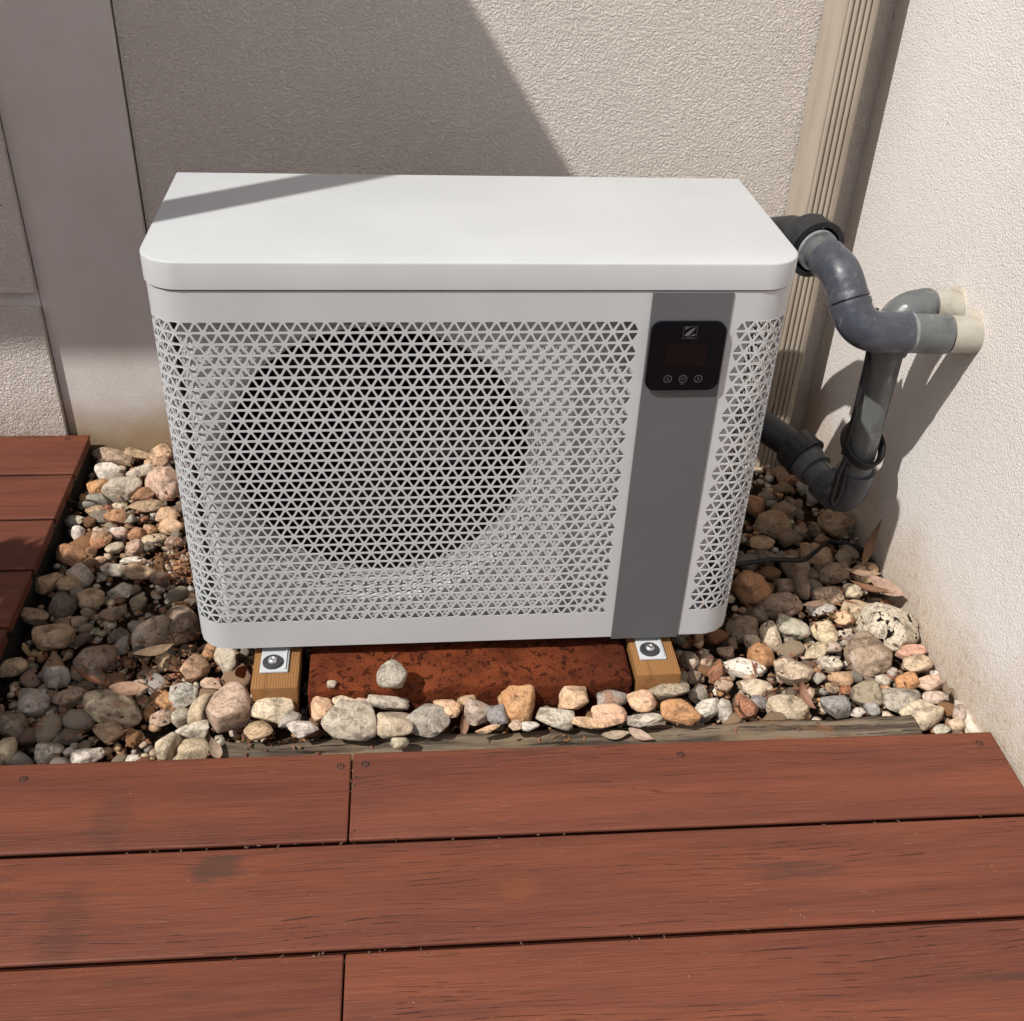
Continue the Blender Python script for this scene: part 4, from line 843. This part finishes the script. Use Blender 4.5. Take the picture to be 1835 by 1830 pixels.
# ------------------------------------------------------------------ pipework
def make_pipes():
    up_ = thing('water_pipe', 'upper dark grey water pipe curving from unit into the side wall', 'pipe')
    lo_ = thing('water_pipe', 'lower grey water pipe dropping to an elbow just above the gravel', 'pipe')
    def part(par, name, pts, r, mat, n=32, collar=None):
        bm = bmesh.new()
        if collar:
            m = len(pts); rad = [r+(collar if (i < 3 or i > m-4) else 0) for i in range(m)]
            sweep(bm, pts, rad, n)
        else: sweep(bm, pts, r, n)
        return smooth_by_angle(obj(name, bm, mat, par), 45)
    def nut(par, c, d, r, ln):
        d = d.normalized(); bm = bmesh.new(); u = d.orthogonal().normalized(); v = d.cross(u); rings = []
        prof = [(r*.80, -ln/2), (r*.98, -ln/2), (r, -ln*.38), (r, ln*.30), (r*1.06, ln*.34), (r*1.06, ln*.5), (r*.86, ln*.5), (r*.84, ln*.2)]
        for q, h in prof:
            ring = []
            for k in range(64):
                a = 2*PI*k/64; qq = q*(1+(.025 if (k % 4 < 2 and -ln*.4 < h < ln*.32) else 0)); ring.append(bm.verts.new(c+d*h+(u*math.cos(a)+v*math.sin(a))*qq))
            rings.append(ring)
        for a, b in zip(rings, rings[1:]):
            for k in range(64): bm.faces.new((a[k], a[(k+1) % 64], b[(k+1) % 64], b[k]))
        return smooth_by_angle(obj('union_nut', bm, 'dark plastic', par), 40)
    # upper line
    A = path([(.90, .402, .555), (.90, .605, .555), (1.118, .60, .56), (1.163, .51, .60), (1.178, .45, .606)], [.06, .05, .02])
    part(up_, 'outlet_bend', A[0], .038, 'dark plastic')
    n0 = Vector((1.179, .44, .607)); dirn = Vector((.2, -1, -.08)).normalized()
    nut(up_, n0, dirn, .054, .05)
    P = path([tuple(n0), (1.198, .318, .602), (1.226, .25, .512), (1.455+.02, .246, .505)], [.052, .058])
    L = P[1][-1]
    s1 = .126-.062; s2 = s1+.115; s3 = s2+.125
    part(up_, 'pipe', seg(P, 0, L), .0315, 'pipe')
    part(up_, 'collar', seg(P, .012, .034), .040, 'glue')
    part(up_, 'elbow', seg(P, s1, s2-.002), .0375, 'fitting', collar=.0008)
    part(up_, 'elbow', seg(P, s2, s3+.02), .0385, 'fitting', collar=.0012)
    part(up_, 'glue_bead', seg(P, s3+.016, s3+.027), .0372, 'glue')
    part(up_, 'socket', seg(P, s3+.022, L-.075), .0372, 'pipe')
    part(up_, 'wall_sleeve', seg(P, L-.073, L), .0355, 'pale pipe')
    # lower line
    B = path([(.90, .402, .14), (.92, .56, .145), (1.17, .565, .15), (1.262, .505, .105), (1.29, .455, .092)], [.05, .07, .05])
    part(lo_, 'outlet_bend', B[0], .034, 'dark plastic')
    n1 = Vector((1.272, .49, .10)); nut(lo_, n1, Vector((.5, -.85, -.3)), .048, .045)
    Q = path([tuple(n1), (1.337, .338, .052), (1.337, .335, .52), (1.475, .335, .52)], [.055, .055])
    L = Q[1][-1]
    part(lo_, 'pipe', seg(Q, 0, L), .0325, 'pipe')
    part(lo_, 'elbow', seg(Q, .09, .235), .0395, 'fitting', collar=.001)
    part(lo_, 'elbow', seg(Q, L-.21, L-.075), .0375, 'pipe', collar=.001)
    part(lo_, 'wall_sleeve', seg(Q, L-.073, L), .0355, 'pale pipe')
    part(lo_, 'socket', seg(Q, .012, .062), .041, 'pipe')
    # strap and cables
    bm = bmesh.new(); c = Vector((1.337, .335, .215)); pts = []
    ax = Vector((.15, -.55, .82)).normalized(); u = Vector((1, 0, 0)); u = (u-ax*u.dot(ax)).normalized(); v = ax.cross(u)
    for k in range(49): a = 2*PI*k/48; pts.append(c+(u*math.cos(a)*.043+v*math.sin(a)*.052))
    for dz in (-.007, 0, .007): sweep(bm, [q+ax*dz for q in pts], .0048, 8, False)
    tl = path([(1.296, .31, .20), (1.282, .30, .16), (1.278, .295, .10), (1.287, .297, .085), (1.297, .30, .12), (1.30, .31, .18)], .012); sweep(bm, tl[0], .0055, 8)
    tag(obj('cable_strap', bm, 'cable black', smooth=True), 'black strap looped round the upright grey pipe', 'strap')
    bm = bmesh.new(); cb = path([(1.315, .38, .50), (1.298, .33, .40), (1.29, .31, .30), (1.292, .32, .20)], .03); sweep(bm, cb[0], .0052, 8)
    tag(obj('cable', bm, 'cable black', smooth=True), 'black cable running down beside the upright grey pipe', 'cable')
    bm = bmesh.new(); cb = path([(.98, .30, -.06), (1.08, .30, -.072), (1.18, .31, -.066), (1.27, .33, -.085), (1.36, .42, -.10), (1.44, .41, -.115), (1.445, .30, -.12)], .03); sweep(bm, cb[0], .0055, 8)
    tag(obj('cable', bm, 'cable black', smooth=True), 'thin black cable lying on the shaded gravel beside the unit', 'cable')
make_pipes()

# ------------------------------------------------------------------ stones
PAL = dict(cream=(204, 186, 160), tan=(178, 146, 112), pinktan=(188, 157, 136), beige=(190, 178, 160), white=(220, 210, 200), pale=(198, 184, 166), peach=(208, 166, 130),
           orange=(186, 128, 80), orangebrown=(162, 110, 74), orangewhite=(206, 150, 100), yellow=(200, 178, 146), palegreen=(192, 184, 168), greysmooth=(160, 154, 144), greyrough=(150, 144, 132),
           slate=(128, 128, 130), olive=(156, 144, 122), rustgrey=(165, 140, 118), mottled=(184, 164, 140), veined=(200, 194, 184), pinkgrey=(180, 158, 146), pinkred=(190, 140, 120),
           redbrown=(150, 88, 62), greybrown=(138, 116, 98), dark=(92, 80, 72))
MOT = dict(pale=.95, veined=.7, mottled=.5, greyrough=.5, dark=.4, tan=.3, olive=.3)
GROUP = 'river stones in the gravel bed'
_ico = {}
def ico(sub):
    if sub not in _ico:
        bm = bmesh.new(); bmesh.ops.create_icosphere(bm, subdivisions=sub, radius=1); bm.verts.ensure_lookup_table()
        _ico[sub] = (np.array([v.co[:] for v in bm.verts]), [tuple(v.index for v in f.verts) for f in bm.faces]); bm.free()
    return _ico[sub]
def rock(a, b, c, facet, sub, rng):
    n, f = ico(sub); r = np.ones(len(n))
    sq = rng.uniform(2.0, 2.8); r = (np.abs(n)**sq).sum(1)**(-1/sq)          # a little boxier than a ball
    for k, amp in ((1.6, .10), (2.6, .075), (4.5, .042), (8, .028), (14, .018), (26, .008)):
        for _ in range(3):
            d = rng.normal(size=3); d /= np.linalg.norm(d); r += amp*np.sin(n@d*k+rng.uniform(0, 6.28))*(.6+.6*facet)
    p = n*r[:, None]
    for _ in range(int(3+facet*11)):
        d = rng.normal(size=3); d /= np.linalg.norm(d); lim = rng.uniform(.70, .95)-.12*facet; s = p@d; ov = s-lim
        soft = np.where(ov > 0, ov*(.25*(1-facet)+.04), 0); p = np.where(ov[:, None] > 0, p-(ov-soft)[:, None]*d, p)
    ext = (p.max(0)-p.min(0))/2; p -= (p.max(0)+p.min(0))/2; p = p/ext*np.array([a, b, c])
    me = bpy.data.meshes.new('stone'); me.from_pydata(p.tolist(), [], f); me.update()
    me.polygons.foreach_set('use_smooth', [True]*len(f)); me.materials.append(MAT['stone']); return me
def col(key, rng, j=.05):
    c = np.array(lin(*[(x*.76+y*.24)/255 for x, y in zip(PAL[key], (208, 190, 166))])[:3])*.98*(1+rng.normal(0, j, 3)*.25+rng.normal(0, j*1.6)); return (*np.clip(c, .01, .9), MOT.get(key, .12))
CUT = (' beside', ' in ', ' at ', ' below', ' above', ' near', ' against', ' behind', ' lying', ' resting', ' standing', ' next', ' with ', ' tucked', ' touching', ' by ', ' under', ' on ', ' sitting', ' half', ' leaning', ' close', ' among', ' before', ' right', ' just', ' beyond', ' amid', ' between', ' tucked', ' directly', ' inside')
def core(lab):
    return lab[:min([lab.find(c) for c in CUT if lab.find(c) > 6] or [len(lab)])]
def make_stones():
    rng = np.random.default_rng(5); placed = []
    for x, y, z, a, b, c, yaw, key, fc, lab in STONES:
        a = min(a, 1.452-x) if x > 1.3 and abs(yaw) < .8 and x+a > 1.452 else a
        me = rock(a*1.04, b*1.04, c*1.08, min(1, fc+.28), 4 if a > .02 else 3, rng); o = bpy.data.objects.new('stone', me); C.objects.link(o)
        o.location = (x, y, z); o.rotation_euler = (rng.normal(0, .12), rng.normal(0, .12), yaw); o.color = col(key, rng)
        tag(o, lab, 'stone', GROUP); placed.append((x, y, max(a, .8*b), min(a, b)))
    # smaller stones between them
    keys = ['cream', 'tan', 'pinktan', 'beige', 'white', 'peach', 'orangebrown', 'greysmooth', 'greybrown', 'mottled', 'orange', 'redbrown', 'yellow']
    nice = dict(cream='cream', tan='tan', pinktan='pinkish', beige='beige', white='whitish', peach='peach', orangebrown='brown-orange', greysmooth='grey', greybrown='brown-grey', mottled='speckled', orange='orange', redbrown='rust-red', yellow='yellowish')
    shapes = [rock(1, rng.uniform(.7, 1), rng.uniform(.55, .85), rng.uniform(.1, .9), 3, rng) for _ in range(26)]
    count = len(STONES); tries = 0; used = {}
    while count < 300 and tries < 60000:
        tries += 1; x, y = rng.uniform(-.37, 1.43), rng.uniform(-.185, .88); r = rng.choice([.011, .014, .017, .021], p=[.3, .3, .25, .15])*(1.25 if tries < 3000 else 1)
        if (.085 < x < .2 or .79 < x < .9) and y > -.1: continue
        if .19 < x < .81 and y > -.094: continue
        if y < -.13 and x > .04: continue
        # leave out what the unit hides from the photograph
        d = Vector((x, y, -.11))-CAM; hid = False
        for k in np.linspace(.5, .98, 40):
            q = CAM+d*k
            if 0 < q.x < 1 and 0 < q.y < .404 and 0 < q.z < .74: hid = True; break
        if hid: continue
        if any((x-px)**2+(y-py)**2 < (r*.72+pm*.80)**2 for px, py, pr, pm in placed): continue
        key = rng.choice(keys); o = bpy.data.objects.new('stone', shapes[rng.integers(26)]); C.objects.link(o)
        o.location = (x, y, (-.125 if not (.19 < x < .81 and y < 0) else -.092)+r*.15); o.scale = (r*1.15, r*1.1, r); o.rotation_euler = (rng.normal(0, .3), rng.normal(0, .3), rng.uniform(0, 6.28)); o.color = col(key, rng)
        near = sorted(STONES, key=lambda m: (m[0]-x)**2+(m[1]-y)**2); size = 'small' if r < .0165 else 'medium-sized'
        lab = f'{size} {nice[key]} pebble beside the {core(near[0][9])}'
        for m in near[1:6]:
            if lab not in used and len(lab.split()) >= 4: break
            lab = f'{size} {nice[key]} pebble between the {core(near[0][9])} and the {core(m[9])}'
        used[lab] = 1; tag(o, ' '.join(lab.split()[:16]), 'stone', GROUP)
        placed.append((x, y, r, r)); count += 1
    # loose small pebbles under and between: too many to count
    V = []; F = []; T = []; n0, f0 = ico(1)
    for _ in range(5200):
        x, y = rng.uniform(-.385, 1.45), rng.uniform(-.195, .89); r = rng.uniform(.005, .0125)
        if y < -.13 and .04 < x < 1.34: continue
        p = n0*(1+rng.normal(0, .12, (len(n0), 1)))*np.array([r*rng.uniform(.8, 1.4), r, r*.7]); a = rng.uniform(0, 6.28); ca, sa = math.cos(a), math.sin(a)
        p = p@np.array([[ca, sa, 0], [-sa, ca, 0], [0, 0, 1]])+np.array([x, y, -.147+rng.uniform(0, .018)])
        b = len(V); V += p.tolist(); F += [(i+b, j+b, k+b) for i, j, k in f0]; T += [(*col(rng.choice(keys), rng, .12)[:3], 1)]*len(n0)
    me = mesh('loose_gravel', V, F); at = me.color_attributes.new('tint', 'FLOAT_COLOR', 'POINT'); at.data.foreach_set('color', np.array(T, dtype=np.float32).ravel())
    me.polygons.foreach_set('use_smooth', [True]*len(F)); tag(obj('loose_gravel', me, 'pebble mix'), 'loose small pebbles filling the gaps between stones', kind='stuff')
make_stones()

# ------------------------------------------------------------------ leaves and litter
def leaf_mesh(L, wd, bend, twist, fold):
    V = []; F = []; n = 14
    for i in range(n+1):
        t = i/n; s = (t-.5)*L; w = wd*math.sin(PI*min(1, t*1.02+.02))**.8*(1-.25*t); a = bend*(t-.5); tw = twist*(t-.5)
        c = Vector((math.sin(a)*L/max(abs(bend), .01) if abs(bend) > .01 else s, 0, (1-math.cos(a))*L/max(abs(bend), .01)))
        c.y += .18*L*(t-.5)**2
        for k in (-1, -.5, 0, .5, 1):
            off = Vector((0, k*w*math.cos(tw), k*w*math.sin(tw)+abs(k)*fold*w)); V.append(c+off)
    for i in range(n):
        for k in range(4): a = i*5+k; F.append((a, a+1, a+6, a+5))
    m = len(V); V += [v-Vector((0, 0, .0008)) for v in V]; F += [tuple(q+m for q in f[::-1]) for f in F]
    return mesh('dry_leaf', V, F)
def make_litter():
    rng = np.random.default_rng(3); G = 'dry leaves fallen on the gravel'
    LV = [((-.335, .092, -.085), .085, .011, 2.0, .8, .5, (.2, .9, 1.2), (190, 158, 112), 'curled tan leaf hanging against the raised deck corner'),
          ((-.392, .645, -.10), .06, .008, .6, .5, .5, (.3, .9, 1.2), (190, 130, 75), 'orange-brown leaf stuck at the raised deck edge'),
          ((-.362, .65, -.10), .055, .008, .5, .4, .5, (.2, .9, 2.0), (205, 160, 115), 'pale leaf standing beside the raised deck edge'),
          ((.042, -.166, -.085), .05, .012, 1.8, .3, .3, (.2, -.4, 2.0), (190, 165, 140), 'curled pale leaf at the deck by the crusty stone'),
          ((.066, .02, -.08), .06, .013, .9, .6, .4, (.9, .4, 1.3), (185, 110, 70), 'split orange-brown bark leaf beside the fan-side block'),
          ((.482, -.122, -.085), .06, .009, .5, 1.0, .9, (.2, -1.1, 1.4), (165, 125, 100), 'folded upright leaf among stones before the brick'),
          ((.755, -.168, -.09), .055, .011, .6, .2, .3, (.15, 0, .1), (205, 185, 160), 'pale leaf lying on the sleeper at the deck edge'),
          ((.80, -.172, -.088), .05, .011, .5, -.3, .2, (.3, .1, -.5), (214, 185, 165), 'pinkish leaf overhanging the sleeper at the deck edge'),
          ((1.372, .25, -.066), .085, .010, .7, .3, .4, (.2, .05, -.15), (185, 152, 125), 'long pale leaf beside the tan angular stone'),
          ((1.408, .205, -.07), .085, .022, .5, .3, .15, (.25, .15, -.7), (200, 165, 145), 'broad pale pink bark leaf by the side wall'),
          ((1.365, .2, -.066), .09, .009, .9, 1.4, .6, (.4, .1, -.3), (150, 105, 78), 'twisted brown leaf above the rough yellowish stone'),
          ((1.418, .345, -.05), .12, .014, .9, .7, .5, (.9, -.7, .9), (150, 112, 88), 'upright curled brown leaf against the side wall'),
          ((1.128, -.105, -.075), .075, .009, 2.4, .5, .5, (.3, .5, -1.2), (165, 120, 98), 'curled reddish leaf beside the small round pink pebble'),
          ((.985, -.118, -.075), .07, .008, 1.6, .9, .6, (.6, .4, 1.3), (160, 130, 105), 'bent brown leaf beside the reddish-brown stone'),
          ((1.228, .15, -.066), .075, .010, .6, 1.5, .6, (.2, .1, .3), (165, 135, 115), 'grey-brown twisted leaf below the angular pinkish block'),
          ((1.42, -.085, -.09), .05, .009, 1.2, .4, .3, (.2, .1, 1.2), (165, 140, 120), 'curled grey leaf at the foot of the side wall'),
          ((-.2, .01, -.075), .10, .007, .4, .6, .5, (.1, .1, -.5), (140, 90, 60), 'thin brown leaf in the deepest leaf shade'),
          ((-.1, .075, -.07), .085, .013, .8, .8, .5, (.3, .2, .6), (180, 150, 120), 'crumpled tan leaf in dappled light near the unit'),
          ((-.13, -.02, -.075), .07, .018, .7, .4, .3, (.2, .2, .2), (205, 165, 135), 'pale bark leaf beside the long yellowish stone')]
    for loc, L, wd, bd, tw, fo, rot, cc, lab in LV:
        o = obj('dry_leaf', leaf_mesh(L, wd, bd, tw, fo), 'leaf', smooth=True); o.location = loc; o.rotation_euler = rot; o.color = lin(*[x/255*.82 for x in cc]); tag(o, lab, 'leaf', G)
    bm = bmesh.new(); sweep(bm, path([(.365, -.15, -.10), (.372, -.158, -.075), (.377, -.156, -.05)], .01)[0], .0012, 6)
    sweep(bm, path([(.372, -.158, -.078), (.384, -.15, -.062)], .01)[0], .0009, 6); o = tag(obj('twig', bm, 'bark'), 'tiny forked twig at the deck before the blocky cream stone', 'twig')
    bm = bmesh.new(); sweep(bm, path([(.335, -.04, -.035), (.35, -.015, -.03), (.356, .0, -.028)], .01)[0], .001, 6); tag(obj('twig', bm, 'bark'), 'tiny stalk lying on the brick beside the grey stone', 'twig')
    # bark and leaf crumbs
    V = []; F = []; T = []
    spots = [(-.07, .42, .09, .07, 420), (-.1, .1, .12, .1, 300), (-.2, -.02, .14, .1, 220), (1.3, .17, .08, .06, 120), (.1, -.13, .1, .03, 40), (.45, -.11, .3, .02, 50), (1.1, 0, .2, .1, 160), (-.2, .6, .15, .2, 160), (.6, -.165, .4, .012, 14)]
    for cx, cy, sx, sy, n in spots:
        for _ in range(n):
            x, y = rng.normal(cx, sx*.6), rng.normal(cy, sy*.6)
            if not (-.385 < x < 1.45 and -.193 < y < .88): continue
            L, wd = rng.uniform(.003, .0075)*(1+1.6*(rng.random() < .08)), rng.uniform(.0012, .0036); z = -.118+rng.uniform(-.012, .022) if y > -.13 or x < .05 else -.0965
            R = Matrix.Rotation(rng.uniform(0, 6.28), 3, 'Z') @ Matrix.Rotation(rng.normal(0, .35), 3, 'Y') @ Matrix.Rotation(rng.normal(0, .4), 3, 'X'); b = len(V)
            for px, py, pz in ((-L, -wd, 0), (L*.8, -wd*.6, .001), (L, wd*.7, 0), (-L*.7, wd, .0015), (0, 0, .003)): V.append(Vector((x, y, z))+R @ Vector((px, py, pz)))
            F += [(b, b+1, b+4), (b+1, b+2, b+4), (b+2, b+3, b+4), (b+3, b, b+4), (b, b+3, b+2, b+1)]
            k = rng.uniform(.5, 1.25); T += [(*(np.array(lin(.56, .40, .29)[:3])*k*(1+rng.normal(0, .1, 3))), 1)]*5
    for cx, ys, n in ((.08, -.393, 14), (.5, -.3965, 6), (.2, -.588, 12), (.75, -.5925, 9), (.284, -.3, 10), (1.2, -.405, 5)):
        for _ in range(n):
            x, y = (cx+rng.normal(0, .12), ys+rng.normal(0, .0035)) if n != 10 else (cx+rng.normal(0, .003), ys+rng.uniform(-.09, .09))
            L, wd = rng.uniform(.0015, .0045), rng.uniform(.0008, .002); b = len(V); R = Matrix.Rotation(rng.uniform(0, 6.28), 3, 'Z')
            for px, py, pz in ((-L, -wd, 0), (L*.8, -wd*.6, .0004), (L, wd*.7, 0), (-L*.7, wd, .0005), (0, 0, .0016)): V.append(Vector((x, y, -.0693))+R @ Vector((px, py, pz)))
            F += [(b, b+1, b+4), (b+1, b+2, b+4), (b+2, b+3, b+4), (b+3, b, b+4), (b, b+3, b+2, b+1)]; T += [(*(np.array(lin(.42, .33, .26)[:3])*rng.uniform(.3, 1.3)), 1)]*5
    me = mesh('bark_litter', V, F); at = me.color_attributes.new('tint', 'FLOAT_COLOR', 'POINT'); at.data.foreach_set('color', np.clip(np.array(T, dtype=np.float32), 0, 1).ravel())
    tag(obj('bark_litter', me, 'bark litter'), 'crumbs of bark and dead leaf scattered over the gravel', kind='stuff')
    # the shrub whose leaf shade dapples the gravel stands in a pot on the deck
    poly = [(-.62, .50), (-.48, .46), (-.32, .43), (-.19, .39), (-.10, .36), (-.07, .13), (-.15, .04), (-.09, -.05), (-.19, -.13), (-.31, -.15), (-.7, -.15)]
    def inside(x, y):
        c = False
        for (x0, y0), (x1, y1) in zip(poly, poly[1:]+poly[:1]):
            if (y0 > y) != (y1 > y) and x < (x1-x0)*(y-y0)/(y1-y0)+x0: c = not c
        return c
    V = []; F = []; s = -TO_SUN/TO_SUN.z
    n = 0
    while n < 1350:
        x, y = rng.uniform(-.75, -.03), rng.uniform(-.2, .5)
        if not inside(x, y): continue
        z = rng.uniform(.95, 1.5); px, py = x+s.x*-(z+.12)*-1*-1, 0
        k = (z+.12)/TO_SUN.z; cpt = Vector((x, y, -.12))+TO_SUN*k
        R = Matrix.Rotation(rng.uniform(0, 6.28), 3, 'Z') @ Matrix.Rotation(rng.normal(0, .6), 3, 'Y') @ Matrix.Rotation(rng.normal(0, .6), 3, 'X'); L, wd = rng.uniform(.03, .05), rng.uniform(.009, .015); b = len(V)
        for qx, qy, qz in ((-L, 0, 0), (-L*.3, -wd, .003), (L*.5, -wd*.8, .002), (L, 0, -.006), (L*.5, wd*.8, .002), (-L*.3, wd, .003), (.1*L, 0, .006)): V.append(cpt+R @ Vector((qx, qy, qz)))
        F += [(b+i, b+(i+1) % 6, b+6) for i in range(6)]; n += 1
    sh = thing('potted_shrub', 'leafy green shrub in a terracotta pot on the deck', 'shrub')
    obj('crown', mesh('crown', V, F), 'shrub leaf', sh)
    bm = bmesh.new(); root = Vector((-1.15, -.55, .12)); sweep(bm, [root, Vector((-1.16, -.54, .6)), Vector((-1.2, -.5, .95))], [.02, .016, .012], 10)
    for e in ((-1.0, -.3, 1.15), (-1.35, -.55, 1.3), (-1.2, -.35, 1.4), (-1.05, -.5, 1.3), (-1.45, -.4, 1.2), (-.95, -.45, 1.1)): sweep(bm, [Vector((-1.18, -.52, .8)), (Vector((-1.18, -.52, .8))+Vector(e))/2+Vector((0, 0, .05)), Vector(e)], [.010, .007, .003], 8)
    obj('trunk', bm, 'bark', sh, True)
    bm = bmesh.new(); rg = lathe(bm, [(.10, -.069), (.14, .12), (.152, .125), (.152, .15), (.135, .15), (.13, .12)], 40, (-1.15, -.55, 0), 'z'); bm.faces.new(rg[0]); bm.faces.new(rg[-1]); obj('pot', bm, 'terracotta', sh, True)
make_litter()
